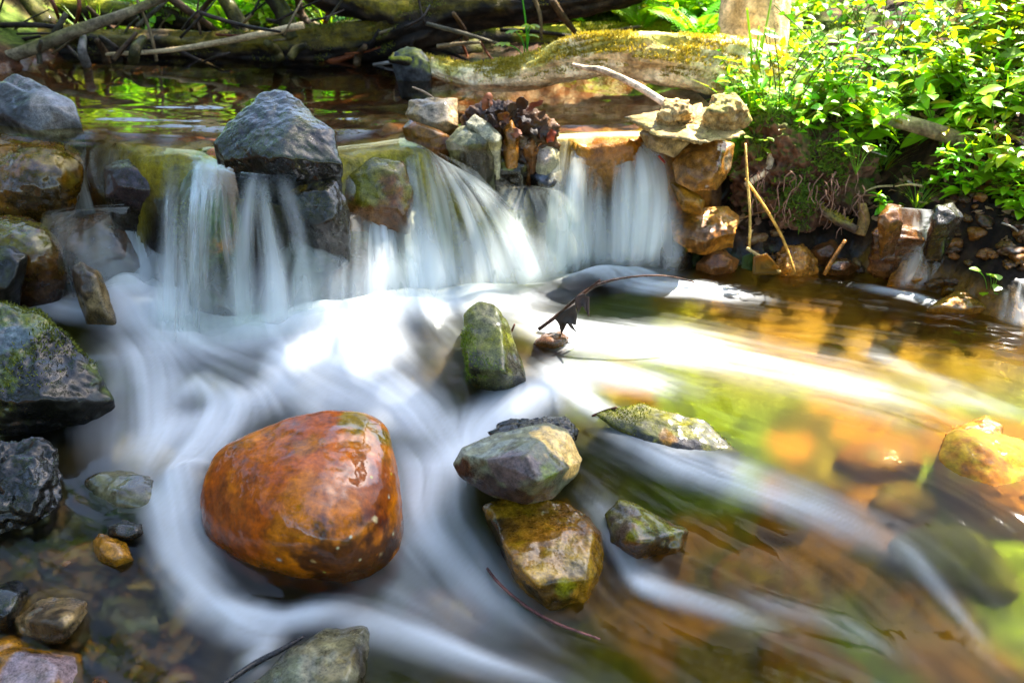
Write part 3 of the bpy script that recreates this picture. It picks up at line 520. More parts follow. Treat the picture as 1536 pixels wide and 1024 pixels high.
rock("reddish pebble at the bottom edge left of the black stick", [(135, 1030), (142, 1016), (162, 1016), (170, 1030), (155, 1045)], yw(152, 1045), .03, .05, .01, p=8, pal='brown', wet=1., lvl=5)
rock("greenish tan slab in the bottom centre of the stream", [(350, 1040), (420, 985), (485, 945), (555, 934), (560, 960), (548, 1010), (520, 1060), (360, 1080)], yw(450, 1080), .18, .16, .02,
     ridge=[(470, 960, -.02), (535, 960, -.03), (520, 1020, -.04), (440, 1010, -.03)], p=30, pal='pale', wet=.7, lvl=6, gain=.75, blobs=[(545, 995, 24, '3a2c1a', .8), (500, 960, 26, '9c9464', .6), (500, 1000, 26, '8c7a40', .6), (420, 1010, 40, '7c8468', .6)])
# right bank
rock("sun bleached slab on top of the right bank rocks", [(945, 178), (985, 168), (1050, 165), (1105, 172), (1110, 200), (1060, 212), (1010, 208), (975, 200)], yz(1040, 222, 0), .2, .2, .01, p=20, pal='tan', wet=.2, lvl=6, gain=1.3, down=.0, disp=.034, ns=11, moss=.4, mcol='8a8a2a')
rock("square stone at the right end of the lip with a shaded hollow beneath", [(958, 200), (975, 185), (1020, 190), (1035, 215), (1010, 235), (975, 218)], yz(1000, 240, -.06)+.03, .06, .10, .03, down=.0, p=22, pal='tan', wet=.5, lvl=5)
rock("big golden stone with a wet lit face at the right of the falls", [(1010, 245), (1030, 215), (1078, 205), (1102, 215), (1095, 255), (1075, 285), (1040, 286), (1015, 272)], yz(1050, 290, -.16), .09, .16, .05, down=.0, p=20, pal='ambr', wet=.8, gain=.7, lvl=6, blobs=[(1090, 240, 18, '6c6450', .7), (1040, 262, 24, '7a5220', .6)])
rock("small tilted brown stone under the big golden stone", [(1004, 275), (1020, 272), (1055, 300), (1052, 312), (1025, 305)], yz(1030, 315, -.2)+.04, .05, .1, .02, down=.02, pal='golden', wet=.8, lvl=5)
rock("flat stone with a bright orange sunlit top at the right of the pool", [(1000, 335), (1030, 316), (1090, 310), (1106, 325), (1104, 350), (1060, 362), (1015, 352)], yz(1055, 366, -.32), .13, .16, .02, down=.05, p=26, pal='ambr', wet=.6, lvl=6, gain=1.1, blobs=[(1050, 350, 30, '2c2018', .7)])
rock("round dark mossy stone at the foot of the right fall", [(978, 380), (985, 345), (1010, 338), (1038, 360), (1044, 390), (1020, 406), (990, 402)], yw(1015, 406), .08, .14, .04, p=9, pal='dark', moss=.7, mcol='4a5414', wet=.8, lvl=6)
rock("broken brown stone between the mossy stone and the green leaf", [(1040, 395), (1060, 372), (1085, 372), (1110, 390), (1100, 408), (1060, 410)], yw(1075, 410), .06, .1, .03, p=28, pal='brown', wet=.7, lvl=5)
rock("rough golden boulder at the water's edge of the right bank", [(1160, 400), (1175, 370), (1205, 365), (1225, 385), (1230, 408), (1195, 412), (1165, 410)], yw(1195, 412), .08, .14, .04, p=12, pal='ambr', wet=.6, lvl=6, disp=.014, ns=12)
rock("tilted brown stone right of the rough golden boulder", [(1215, 375), (1250, 358), (1262, 372), (1250, 392), (1225, 390)], yw(1240, 405)+.03, .05, .1, .02, p=28, pal='brown', wet=.7, lvl=5)
rock("dark flat stone at the water's edge under the leaning twig", [(1238, 398), (1250, 388), (1280, 390), (1290, 400), (1265, 410), (1242, 408)], yw(1265, 411), .04, .08, .02, pal='brown', wet=.9, lvl=5, gain=.7)
rock("square amber stone washed by the side trickle", [(1335, 420), (1345, 385), (1365, 378), (1395, 400), (1398, 425), (1375, 434)], yw(1365, 434), .08, .12, .03, p=20, pal='ambr', wet=1., lvl=6)
rock("low amber pyramid stone in the shallows at right", [(1390, 462), (1430, 436), (1450, 438), (1485, 462), (1440, 472)], yw(1440, 472), .07, .1, .02, p=26, pal='ambr', wet=.9, moss=.5, mcol='8a7414', lvl=5)
rock("brown boulder above the side trickle at right", [(1420, 400), (1440, 375), (1490, 378), (1536, 395), (1550, 430), (1480, 435), (1430, 425)], yw(1470, 436)+.04, .12, .16, .04, p=14, pal='golden', wet=.9, lvl=6, gain=.8)
rock("wet step of rock at the top of the side trickle", [(1310, 345), (1330, 335), (1380, 342), (1385, 362), (1340, 372), (1312, 366)], yz(1350, 375, -.3), .05, .12, .02, p=28, pal='brown', wet=1., lvl=5, strata=((0, 0, 1), 30, .006))
rock("small sun bleached stone behind the slab beside the bent pale twig", [(985, 170), (1000, 150), (1030, 152), (1040, 172), (1010, 180)], yz(1010, 190, .04), .05, .1, .02, p=20, pal='tan', wet=.1, lvl=5, gain=1.3, down=.03, disp=.02, ns=14)
rock("lumpy sun bleached stone at the foot of the tree beside the slab", [(1055, 172), (1065, 142), (1105, 140), (1125, 165), (1095, 180)], yz(1090, 195, .04), .07, .14, .03, p=20, pal='tan', wet=.1, lvl=5, gain=1.3, down=.03, disp=.025, ns=12, moss=.6, mcol='7a8a20')
rock("wet brown stone at the left of the upper trickle", [(1318, 325), (1330, 305), (1352, 308), (1354, 335), (1330, 342)], yz(1335, 348, -.2), .05, .1, .02, p=24, pal='brown', wet=1., lvl=5, gain=.8)
rock("dark jagged stone at the right of the upper trickle", [(1396, 330), (1402, 306), (1430, 300), (1448, 325), (1425, 345), (1400, 345)], yz(1420, 350, -.2), .06, .1, .02, p=24, pal='dark', wet=1., lvl=5)
rock("golden stone between the two lower trickles", [(1412, 440), (1416, 412), (1440, 404), (1458, 425), (1440, 446)], yw(1435, 446)+.0, .06, .1, .02, p=20, pal='golden', wet=1., lvl=5)
# stones seen through the running water at right
for k, (s, pal, lb) in enumerate([
    ([(1060, 870), (1090, 832), (1160, 826), (1200, 850), (1240, 905), (1170, 915), (1090, 905)], 'ambr', "orange brown stone under the water in the right foreground"),
    ([(1285, 895), (1310, 868), (1370, 866), (1402, 895), (1380, 915), (1310, 915)], 'ambr', "rounded orange stone under the water at right foreground"),
    ([(1130, 1000), (1145, 950), (1200, 960), (1300, 1010), (1310, 1050), (1150, 1050)], 'golden', "long golden slab under the water at the bottom right"),
    ([(1330, 830), (1380, 790), (1460, 795), (1510, 850), (1530, 910), (1440, 890)], 'olive', "broad olive stone under the water near the right edge"),
    ([(1300, 760), (1330, 735), (1390, 740), (1400, 765), (1350, 780)], 'golden', "golden stone under the thin water streaks at right"),
    ([(1250, 690), (1300, 660), (1360, 668), (1380, 700), (1320, 712)], 'ambr', "amber stone under the green water left of the golden wedge"),
    ([(940, 960), (960, 935), (985, 935), (995, 955), (970, 970)], 'ambr', "small orange stone under the water near the curved stem"),
    ([(1130, 790), (1160, 765), (1200, 775), (1210, 800), (1160, 808)], 'golden', "small golden stone under the pale streak at right")]):
    py = max(q[1] for q in s); px = np.mean([q[0] for q in s])
    rock(lb, s, yw(px, py)+.07, .10, .12, .01, p=7, pal=pal, wet=0., lvl=5, mat=SMOOTH, moss=.5, mcol='4c5608', gain=.7, down=.1)
for k, (s, pal, lb) in enumerate([
    ([(150, 930), (165, 898), (225, 890), (268, 915), (255, 950), (180, 955)], 'slate', "flat bluish stone under the water at lower left"),
    ([(200, 1010), (225, 975), (280, 985), (300, 1020), (240, 1040)], 'brown', "pinkish brown stone under the water at the bottom left"),
    ([(170, 870), (185, 850), (240, 862), (232, 885), (190, 885)], 'tan', "tan chip of stone under the water below the pebble"),
    ([(55, 850), (70, 835), (120, 842), (135, 862), (90, 872)], 'olive', "olive stone under the water near the left edge"),
    ([(600, 930), (620, 890), (700, 880), (735, 930), (680, 965)], 'brown', "purplish brown stone under the water between boulder and golden block"),
    ([(440, 900), (470, 888), (540, 892), (560, 918), (480, 922)], 'brown', "brown stone under the water in front of the orange boulder")]):
    py = max(q[1] for q in s); px = np.mean([q[0] for q in s])
    rock(lb, s, yw(px, py)+.03, .1, .12, .01, p=14, pal=pal, wet=.8, lvl=5, mat=SMOOTH, gain=.9, down=.08)
# pebbles: shared shapes scattered along the shore and bed
_peb = []
for k in range(6):
    U, F = ico(4); a = rng.uniform(.6, 1.3, 3)*np.array([1, 1, .6]); n = fbm(U*1.6+k*9, 3)
    pl = rng.normal(size=(14, 3)); pl /= np.linalg.norm(pl, axis=1)[:, None]; acc = sum(np.maximum(0, U@v/rng.uniform(.7, 1))**14 for v in pl)+.2
    V = U*(acc**(-1/14))[:, None]*a*(1+.25*n)[:, None]; q = V*2+k
    pc = [('ambr', 'brown'), ('golden', 'dark'), ('slate', 'dark'), ('tan', 'brown'), ('brown', 'dark'), ('olive', 'golden')][k]
    col = lerp(hx(PAL[pc[0]][0]), hx(PAL[pc[1]][1]), ss(-.3, .3, fbm(q*2, 3)))
    _peb.append((V, F, col))
_pebmesh = {}
def pebbles(n, regions, label, group, smin, smax, kinds):
    for i in range(n):
        x0, y0_, x1, y1_ = regions[i % len(regions)]
        px, py = random.uniform(x0, x1), random.uniform(y0_, y1_)
        q = P(px, py, 2.2)
        for _ in range(10):                       # where that line of sight meets the ground
            z = gz(q[0], q[1]); q = .5*q+.5*PZ(px, py, min(z, .4))
        k = random.choice(kinds); s = random.uniform(smin, smax)
        if k not in _pebmesh:
            V, F, col = _peb[k]; o = mk("pebble", V, F, STONE, col=col*.55, attrs={"wet": np.full(len(V), .75)}); _pebmesh[k] = o.data
        else:
            o = bpy.data.objects.new("pebble", _pebmesh[k]); COL.objects.link(o)
        o.location = (q[0], q[1], gz(q[0], q[1])+s*.15); o.scale = (s, s, s); o.rotation_euler = (random.uniform(-.4, .4), random.uniform(-.4, .4), random.uniform(0, 6.28))
        tag(o, label, "pebble", group)
pebbles(110, [(1120, 340, 1330, 405), (1300, 330, 1536, 440), (1380, 380, 1536, 460)], "small wet stone in the sunlit jumble along the foot of the right bank", "small wet stones along the foot of the right bank", .008, .03, [0, 1, 3, 4])
pebbles(80, [(0, 780, 260, 1010), (40, 840, 320, 1020)], "pebble lying on the bed under the clear shallow water at lower left", "pebbles on the bed at lower left", .010, .03, [1, 2, 4, 1, 5])
pebbles(30, [(0, 800, 150, 1020), (30, 860, 300, 1020), (60, 740, 170, 860)], "dark wet cobble standing out of the shallow water at lower left", "wet cobbles at lower left", .03, .055, [1, 2, 4, 1, 3])
# ------------------------------------------------------------------ logs, branches, twigs
def tube(C, R, seg, disp=0., dn=9., seed=0, twist=0.):
    n = len(C); T = np.gradient(C, axis=0); T /= np.linalg.norm(T, axis=1)[:, None]
    up = np.array([0, 0, 1.]) if abs(T[0][2]) < .9 else np.array([0, 1., 0]); a = np.zeros((n, 3)); prev = np.cross(T[0], up); prev /= np.linalg.norm(prev)
    for i in range(n):
        prev = prev-T[i]*(prev@T[i]); prev /= np.linalg.norm(prev); a[i] = prev
    b = np.cross(T, a); th = np.linspace(0, 2*np.pi, seg, endpoint=False)
    D = a[:, None]*np.cos(th)[None, :, None]+b[:, None]*np.sin(th)[None, :, None]
    L = np.concatenate([[0], np.cumsum(np.linalg.norm(np.diff(C, axis=0), axis=1))])
    rr = np.repeat(R[:, None], seg, 1)
    if disp:
        q = np.stack([np.repeat(L[:, None], seg, 1).ravel()*dn*.35, (np.cos(th)[None]*rr).ravel()*dn*2.2+seed, (np.sin(th)[None]*rr).ravel()*dn*2.2], 1)
        qr = np.stack([np.repeat(L[:, None], seg, 1).ravel()*5+seed, np.repeat(np.cos(th)[None], n, 0).ravel()*3.5, np.repeat(np.sin(th)[None], n, 0).ravel()*3.5], 1)
        rr = rr*(1+disp*fbm(q, 4).reshape(n, seg)-disp*.55*np.abs(fbm(qr, 3)).reshape(n, seg)+disp*.3)
    V = (C[:, None]+D*rr[..., None]).reshape(-1, 3); i = np.arange(n*seg).reshape(n, seg); j = np.roll(i, -1, 1)
    F = np.stack([i[:-1], j[:-1], j[1:], i[1:]], -1).reshape(-1, 4)
    V = np.vstack([V, C[0]-T[0]*R[0]*.15, C[-1]+T[-1]*R[-1]*.15]); m = n*seg
    caps = np.array([[m, j[0, k], i[0, k]] for k in range(seg)]+[[m+1, i[-1, k], j[-1, k]] for k in range(seg)])
    return V, F, caps, D.reshape(-1, 3), L
def log(label, pts, n=60, seg=20, disp=.12, cols=('3a2f24', '5c4a38', '241c16'), moss=0., mcol='6a6c10', wet=.2, name="log", cat="log", parent=None, group=None, mat=None, gain=1.):
    W = np.array([P(a, b, c) for a, b, c, r in pts]); R = np.array([r*pxm(c) for a, b, c, r in pts])
    X = catmull(np.column_stack([W, R]), n); C, Rr = X[:, :3], np.maximum(X[:, 3], .0012)
    V, F, caps, D, L = tube(C, Rr, seg, disp, 9., hash_(label or name) % 50)
    Vf = np.vstack([D, [[0, 0, 0], [0, 0, 0]]]); q = V*np.array([6, 14, 14]); n1 = fbm(V*4, 3); n2 = fbm(q*1.6, 4); n3 = fbm(V*30, 3)
    c = lerp(hx(cols[0]), hx(cols[1]), ss(-.3, .3, n2)); c = lerp(c, hx(cols[2]), ss(.1, .45, n1)*.7); c = c*(gain*(1+.45*n3))[:, None]
    if moss:
        m = np.clip(moss*ss(-.1, .55, Vf[:, 2]+.5*n2)*ss(-.4, .2, n1), 0, 1); c = lerp(c, hx(mcol)*(1+.5*n3)[:, None], m)
    o = mk(name, V, [F, caps], mat or BARK, col=c, attrs={"wet": np.full(len(V), wet)}, origin=None if parent else C[0])
    if parent: o.parent = parent; o.matrix_parent_inverse = parent.matrix_basis.inverted() if False else o.matrix_parent_inverse; o.location = -np.array(parent.location)
    elif label: tag(o, label, cat, group)
    o_geo[o.name] = (V, F, D)
    return o
o_geo = {}
def tufts(o, count, ln, colr=('5a6a0c', '8a8a14'), nzmin=.15, name="moss", thr=-.1, tag_as=None, width=.0016, geo=None, parent=True, amp=.6):
    """short moss blades standing on the upward faces of a thing, as one child of it"""
    if geo is None:
        V, F, D = o_geo[o.name]
    else: V, F = geo
    fc = V[F].mean(1); fn = np.cross(V[F[:, 1]]-V[F[:, 0]], V[F[:, 2]]-V[F[:, 0]]); ar = np.linalg.norm(fn, axis=1); fn /= np.maximum(ar, 1e-12)[:, None]
    wgt = ar*(fn[:, 2] > nzmin)*np.maximum(fbm(fc*5+3, 3)-thr, 0)
    if wgt.sum() <= 0: return None
    idx = rng.choice(len(F), count, p=wgt/wgt.sum()); s = rng.random((count, 2))[:, :, None]
    p0 = V[F[idx, 0]]; p = p0+(V[F[idx, 1]]-p0)*s[:, 0]+(V[F[idx, -1]]-p0)*s[:, 1]
    d = fn[idx]+rng.normal(size=(count, 3))*amp+np.array([0, 0, .3]); d /= np.linalg.norm(d, axis=1)[:, None]
    side = np.cross(d, rng.normal(size=(count, 3))); side /= np.linalg.norm(side, axis=1)[:, None]
    h = ln*rng.uniform(.4, 1.3, count)[:, None]; w_ = width*rng.uniform(.6, 1.6, count)[:, None]
    BV = np.stack([p-side*w_, p+side*w_, p+d*h*.6+side*w_*1.1, p+d*h], 1).reshape(-1, 3); BF = np.arange(count*4).reshape(-1, 4)
    col = np.repeat(lerp(hx(colr[0]), hx(colr[1]), rng.random(count)), 4, 0)
    loc = np.array(o.location)
    m = mk(name, BV-loc, BF, MOSS, parent=o, col=col, smooth=False)
    return m
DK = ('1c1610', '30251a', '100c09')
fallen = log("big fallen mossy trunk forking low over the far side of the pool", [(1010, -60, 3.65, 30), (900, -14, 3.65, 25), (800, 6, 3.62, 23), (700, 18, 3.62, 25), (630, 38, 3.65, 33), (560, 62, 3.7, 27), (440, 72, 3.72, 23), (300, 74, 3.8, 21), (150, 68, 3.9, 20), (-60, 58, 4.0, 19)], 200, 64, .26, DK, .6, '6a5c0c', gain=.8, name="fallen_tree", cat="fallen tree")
log(None, [(660, 40, 3.65, 26), (600, 22, 3.66, 24), (540, 4, 3.7, 20), (460, -22, 3.75, 18), (380, -60, 3.8, 16)], 90, 48, .26, DK, .9, '7a6c10', name="limb", parent=fallen)
for a in ([(440, 60, 3.7, 13), (425, 20, 3.72, 11), (395, -20, 3.75, 9)], [(372, 60, 3.8, 12), (350, 20, 3.85, 10), (330, -15, 3.9, 8)], [(75, 40, 4.0, 12), (50, 15, 4.05, 10), (28, -20, 4.1, 8)]):
    log(None, a, 20, 12, .12, DK, .3, name="branch_stub", parent=fallen)
tufts(fallen, 7000, .012, ('4a5408', '6a6a10'), thr=-.0)
log2 = log("dark mossy log lying behind the fallen trunk at upper left", [(700, 75, 4.15, 12), (560, 66, 4.15, 13), (400, 38, 4.2, 13), (250, 28, 4.25, 14), (100, 12, 4.3, 15), (-60, 4, 4.35, 15)], 70, 20, .14, DK, .9, '6a6a10'); tufts(log2, 3000, .012)
log3 = log("short dark mossy log behind the pool between trunk and bright log", [(640, 62, 4.0, 18), (750, 66, 4.0, 20), (860, 62, 4.0, 20), (1000, 56, 4.05, 20)], 50, 20, .14, DK, .9, '7a7414'); tufts(log3, 2600, .012)
log("low black log lying in the water under the fallen trunk at left", [(-40, 82, 3.95, 9), (60, 80, 3.9, 9), (200, 86, 3.85, 11), (330, 86, 3.85, 10)], 40, 14, .2, ('1e1a16', '332a22', '100d0b'), .2, wet=.6)
log("dark rotting log beneath the fallen trunk above the pool's far edge", [(330, 88, 3.8, 13), (420, 86, 3.8, 15), (520, 92, 3.75, 16), (620, 88, 3.7, 15), (720, 74, 3.8, 12)], 50, 16, .2, ('1e1a16', '3a3022', '100d0b'), .5, wet=.4)
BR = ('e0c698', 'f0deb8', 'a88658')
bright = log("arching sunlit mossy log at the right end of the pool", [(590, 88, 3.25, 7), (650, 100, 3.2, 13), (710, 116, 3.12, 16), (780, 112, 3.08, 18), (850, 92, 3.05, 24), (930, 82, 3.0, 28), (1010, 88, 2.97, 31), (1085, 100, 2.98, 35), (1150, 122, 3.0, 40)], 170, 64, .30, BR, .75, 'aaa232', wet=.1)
tufts(bright, 14000, .014, ('8a8a18', 'c0b440'), thr=-.15)
log(None, [(640, 100, 3.2, 7), (610, 92, 3.15, 6), (585, 90, 3.1, 4)], 16, 10, .2, DK, 1., '6a7010', name="root", parent=bright)
log("long pale peeled branch arching across the logs at upper left", [(-40, 98, 3.5, 8), (30, 80, 3.5, 8), (110, 48, 3.52, 7.5), (190, 20, 3.55, 6), (260, -10, 3.6, 5)], 40, 12, .06, ('8a7a60', 'a89878', '6a5c46'), .5, '5a5a18', gain=.5, name="branch", cat="branch")
log("thin pale stick sloping to the water in front of the logs", [(160, 82, 3.6, 2.5), (250, 76, 3.55, 3), (350, 60, 3.5, 4), (455, 38, 3.45, 4.5)], 30, 8, .06, ('b09a74', 'c8b288', '8a7454'), 0, name="stick", cat="stick")
log("bent pale twig leaning from the bright log over the pool", [(858, 97, 2.85, 2.2), (878, 102, 2.84, 3), (905, 106, 2.8, 4), (950, 126, 2.76, 4.5), (990, 150, 2.7, 5), (1025, 174, 2.6, 6)], 40, 10, .08, ('c8b498', 'd8c8b0', 'a08c70'), 0, name="twig", cat="twig")
log("great dark barked log slanting down the bank at top right", [(1640, -80, 3.2, 70), (1536, 10, 3.15, 60), (1440, 80, 3.1, 44), (1360, 140, 3.05, 26), (1300, 180, 3.0, 12)], 70, 28, .22, ('6a4a26', '8a6436', '3a2814'), .4, '6a6414')
bb = log("pale sunlit branch sloping over the dark hollow of the right bank", [(1300, 178, 2.55, 7), (1345, 182, 2.5, 10), (1390, 194, 2.45, 11), (1440, 212, 2.42, 11), (1490, 240, 2.4, 12), (1560, 275, 2.38, 13)], 50, 14, .14, ('a08870', 'bca488', '6a5440'), .2, '7a7420', name="branch", cat="branch")
ml = log("mossy log half buried in the bank under the pale sunlit branch", [(1385, 215, 2.62, 14), (1440, 240, 2.55, 20), (1500, 268, 2.5, 24), (1580, 300, 2.45, 26)], 40, 18, .2, ('4a3822', '6a5030', '2a2014'), .9, '7a7010'); tufts(ml, 1500, .012)
log("curved bare root hanging from the mossy bank", [(1215, 182, 2.55, 3), (1180, 195, 2.5, 4), (1160, 225, 2.45, 5), (1150, 255, 2.42, 5), (1118, 278, 2.4, 4)], 30, 10, .12, ('a89478', 'c4b090', '7a6850'), 0, name="root", cat="root")
r2 = log("dark root with a moss collar reaching down to the stump peg", [(1205, 270, 2.45, 4), (1222, 302, 2.4, 5), (1250, 326, 2.36, 6), (1285, 345, 2.32, 6)], 30, 10, .15, ('5a483c', '7a6656', '3a2e26'), .8, '9a9a20', name="root", cat="root"); tufts(r2, 900, .012, ('9a9a20', 'b8b040'), thr=-.3)
log("short broken wooden peg standing on the wet step of rock", [(1290, 352, 2.36, 8), (1296, 330, 2.37, 8), (1293, 306, 2.38, 6)], 16, 12, .2, ('a88450', 'c09a60', '6a4c2c'), 0, name="stump_peg", cat="stump")
log("upright yellow dry stalk at the right of the falls", [(1124, 372, 2.25, 1.9), (1125, 320, 2.26, 1.9), (1121, 270, 2.28, 1.9), (1118, 215, 2.32, 1.5)], 16, 8, 0, ('c8a050', 'd8b464', 'a88038'), 0, name="stalk", cat="stalk")
log("golden dry stalk slanting down to the rough boulder", [(1192, 408, 2.18, 1.9), (1175, 360, 2.22, 2.1), (1150, 315, 2.26, 2.1), (1118, 268, 2.3, 1.9)], 16, 8, 0, ('c89440', 'd8a850', 'a87830'), 0, name="stalk", cat="stalk")
log("dry stem lying from the shore stones to the yellow leaf", [(1120, 372, 2.22, 2.2), (1145, 388, 2.2, 2.4), (1170, 408, 2.17, 2.4)], 10, 8, 0, ('c8a868', 'd8bc80', 'a88848'), 0, name="stalk", cat="stalk")
log("leaning brown twig standing in the shallows by the right shore", [(1236, 412, 2.16, 3), (1252, 385, 2.18, 3), (1268, 360, 2.2, 2.4)], 10, 8, 0, ('8a5a20', 'a06c28', '5a3a14'), 0, name="twig", cat="twig")
log("short red brown twig across the gap right of the falls", [(988, 234, 2.3, 1.6), (998, 244, 2.28, 1.6)], 6, 6, 0, ('8a3020', 'a04030', '6a2014'), 0, name="twig", cat="twig")
for k in range(26):
    px, py = random.uniform(1110, 1530), random.uniform(225, 400); q = P(px, py, 2.4)
    for _ in range(10): q = .5*q+.5*PZ(px, py, min(gz(q[0], q[1])+.015, .3))
    t = random.choice('btp'); a_ = random.uniform(0, 3.14); l_ = random.uniform(12, 45); dx_, dy_ = l_*math.cos(a_), l_*.5*math.sin(a_)
    log({'b': "brown", 't': "straw coloured", 'p': "whitish"}[t]+" dry twig lying among the litter of the right bank", [(px-dx_, py-dy_, q[1]-.02, 1.6), (px+random.uniform(-4, 4), py-random.uniform(0, 6), q[1]-.015, 1.4), (px+dx_, py+dy_, q[1]-.02, .8)], 10, 6, .1,
        {'b': ('6a4a2c', '8a6440', '4a3018'), 't': ('b89c6c', 'c8b084', '8a7048'), 'p': ('a89c8c', 'c0b4a4', '7c7064')}[t], 0, name="twig", cat="twig", group="dry twigs in the right bank litter, "+{'b': "brown", 't': "straw coloured", 'p': "whitish"}[t])
# the twig with a hanging dead leaf
tw = log("thin bent twig with dead leaves rising out of the white water", [(808, 494, yw(812, 500), 3), (840, 470, yw(812, 500), 3.2), (875, 440, 1.82, 3), (905, 424, 1.82, 2.2), (950, 415, 1.82, 1.6), (1000, 414, 1.82, 1.4), (1042, 423, 1.82, 1.2)], 60, 10, .05, ('2e1c14', '4a3022', '1c120c'), 0, wet=.6, name="twig", cat="twig")
log(None, [(872, 443, 1.82, 2), (888, 430, 1.81, 2), (900, 420, 1.80, 1.4)], 10, 8, 0, ('2e1c14', '4a3022', '1c120c'), 0, name="side_shoot", parent=tw)
def sheet_leaf(name, outline, y, mat, colr, label=None, cat=None, crumple=.008, parent=None, group=None):
    """one ragged leaf from its outline: filled, crumpled, with real thickness"""
    c = np.mean(outline, 0); n = len(outline); rings = 6; V = []; F = []
    for k in range(rings+1):
        for a in outline: p = c+(np.array(a)-c)*k/rings; V.append(P(p[0], p[1], y))
    V = np.array(V); V = V+rayd(*c)[None]/np.linalg.norm(rayd(*c))*(crumple*fbm(V*40, 3)+crumple*.8*noise3(V*14))[:, None]
    for k in range(rings):
        for i in range(n): F.append([k*n+i, k*n+(i+1) % n, (k+1)*n+(i+1) % n, (k+1)*n+i])
    F = np.array(F); col = hx(colr)*(1+.7*fbm(V*60, 3))[:, None]
    o = mk(name, V-(np.array(parent.location) if parent else 0), F, mat, col=col, parent=parent)
    md = o.modifiers.new("thickness", 'SOLIDIFY'); md.thickness = .0008
    if label: tag(o, label, cat, group)
    return o
sheet_leaf("dead_leaf", [(832, 478), (845, 466), (862, 455), (866, 470), (864, 488), (858, 486), (866, 500), (856, 492), (850, 484), (845, 488), (842, 502), (838, 486)], 1.815, DEAD, '241812', parent=tw)
sheet_leaf("dead_leaf", [(862, 446), (874, 440), (884, 446), (884, 476), (878, 462), (874, 456), (868, 470), (864, 460)], 1.812, DEAD, '2c1c16', parent=tw)
log("short dark twig lying on the water left of the olive slab", [(888, 624, yw(890, 626), 2), (905, 617, yw(905, 622)-.01, 2.4), (925, 611, yw(925, 622)-.02, 2)], 10, 8, .2, ('3a2014', '4c2c1c', '241410'), 0, wet=.6, name="twig", cat="twig")
log("tiny brown twig tip poking from the foam by the tall mossy boulder", [(766, 500, yw(766, 505), 2), (772, 486, yw(766, 505), 1.4)], 6, 6, 0, ('5a3424', '6a4030', '3a2014'), 0, name="twig", cat="twig")
log("thin curved red brown stem bending around the golden block", [(716, 745, 1.36, 2.2), (709, 775, 1.31, 2.6), (712, 812, 1.25, 2.6), (735, 858, yw(735, 866), 2.8), (775, 898, yw(775, 904), 3), (825, 930, yw(825, 935), 3), (900, 958, yw(900, 962), 2.2)], 50, 8, .05, ('5a3430', '7a4c44', '3a201c'), 0, wet=.8, name="stem", cat="stem")
log("black sodden stick lying by the greenish slab at the bottom", [(330, 1030, yw(335, 1036)-.01, 5), (380, 996, yw(385, 1004), 6), (420, 975, yw(425, 985), 5), (456, 954, yw(460, 964), 2.5)], 30, 10, .1, ('1e1c1c', '2c2a2a', '121010'), 0, wet=.9, name="stick", cat="stick")
log("thin pale twig poking up from the flat tan grey stone", [(650, 147, 2.5, 1.6), (634, 137, 2.5, 1.6), (618, 131, 2.5, 1.3)], 8, 6, 0, ('7a6a58', '8a7a68', '5a4a3c'), 0, name="twig", cat="twig")
# jumble of sticks over and under the logs
stk = [(100, 20, 60, 75, 4, 'g'), (0, 38, 95, 42, 4, 'd'), (75, -5, 92, 38, 3, 'r'), (118, -5, 112, 38, 3, 'r'), (205, 40, 262, -10, 3, 'g'), (235, 92, 205, 0, 2.5, 't'), (245, -10, 330, 50, 6, 'b'),
       (265, 75, 345, 110, 3, 'd'), (290, 42, 330, -12, 4, 'b'), (330, 78, 380, 20, 3, 't'), (480, 60, 500, -10, 4, 'r'), (470, 45, 445, -10, 6, 'b'), (520, 50, 560, -15, 3, 'g'), (505, 35, 610, 55, 3, 'g'),
       (400, 30, 470, 55, 3, 'd'), (410, 10, 500, 48, 3, 't'), (300, 20, 420, 48, 3, 'd'), (640, 36, 760, 70, 3, 'g'), (570, 45, 545, 100, 3, 'd'), (655, 70, 720, 64, 3, 't'), (700, 60, 680, 20, 4, 'b'),
       (828, 0, 868, 55, 5, 'b'), (800, -5, 812, 60, 3, 't'), (720, 62, 745, 100, 2, 'r'), (690, 60, 705, 98, 2, 'r'), (605, 95, 620, 60, 3, 'd'), (60, 96, 62, 62, 4, 'g'), (90, 60, 130, 98, 3, 'd'),
       (150, 55, 190, 90, 3, 'd'), (170, 90, 205, 50, 4, 'b'), (130, 98, 125, 55, 7, 'p'), (160, 96, 145, 60, 6, 'b'), (420, 90, 400, 65, 8, 'm'), (435, 88, 460, 68, 6, 'm'), (480, 95, 540, 80, 5, 'r'),
       (535, 100, 548, 70, 6, 'b'), (200, 92, 215, 58, 8, 'm'), (20, 80, 80, 90, 3, 'p'), (0, 70, 60, 55, 3, 'd'), (560, 98, 640, 92, 3, 'p'), (740, 110, 800, 78, 2, 't'), (620, 70, 700, 90, 3, 'd'),
       (880, 60, 960, 40, 3, 't'), (750, 45, 900, 62, 3, 'd'), (610, 20, 690, 0, 3, 'g'), (345, 80, 300, 96, 2, 'd'), (700, 100, 770, 104, 3, 'd'), (0, 20, 50, 60, 3, 'd'), (130, 10, 170, 45, 3, 'b')]
SC_ = {'g': ('6a6450', '847c64', '4a4434'), 'd': ('3a3028', '50443a', '241c16'), 'r': ('8a4824', 'a05a30', '5a2c14'), 'b': ('5c4630', '7a6040', '3a2a1c'), 't': ('a08a64', 'b8a27a', '7a6648'), 'p': ('9a948a', 'b0aaa0', '6a645c'), 'm': ('4a4624', '6a6430', '2c2816')}
SL = {'g': "grey bare stick", 'd': "dark bare stick", 'r': "reddish bare stick", 'b': "brown bare stick", 't': "straw coloured bare stick", 'p': "whitish bare stick", 'm': "mossy thick stick"}
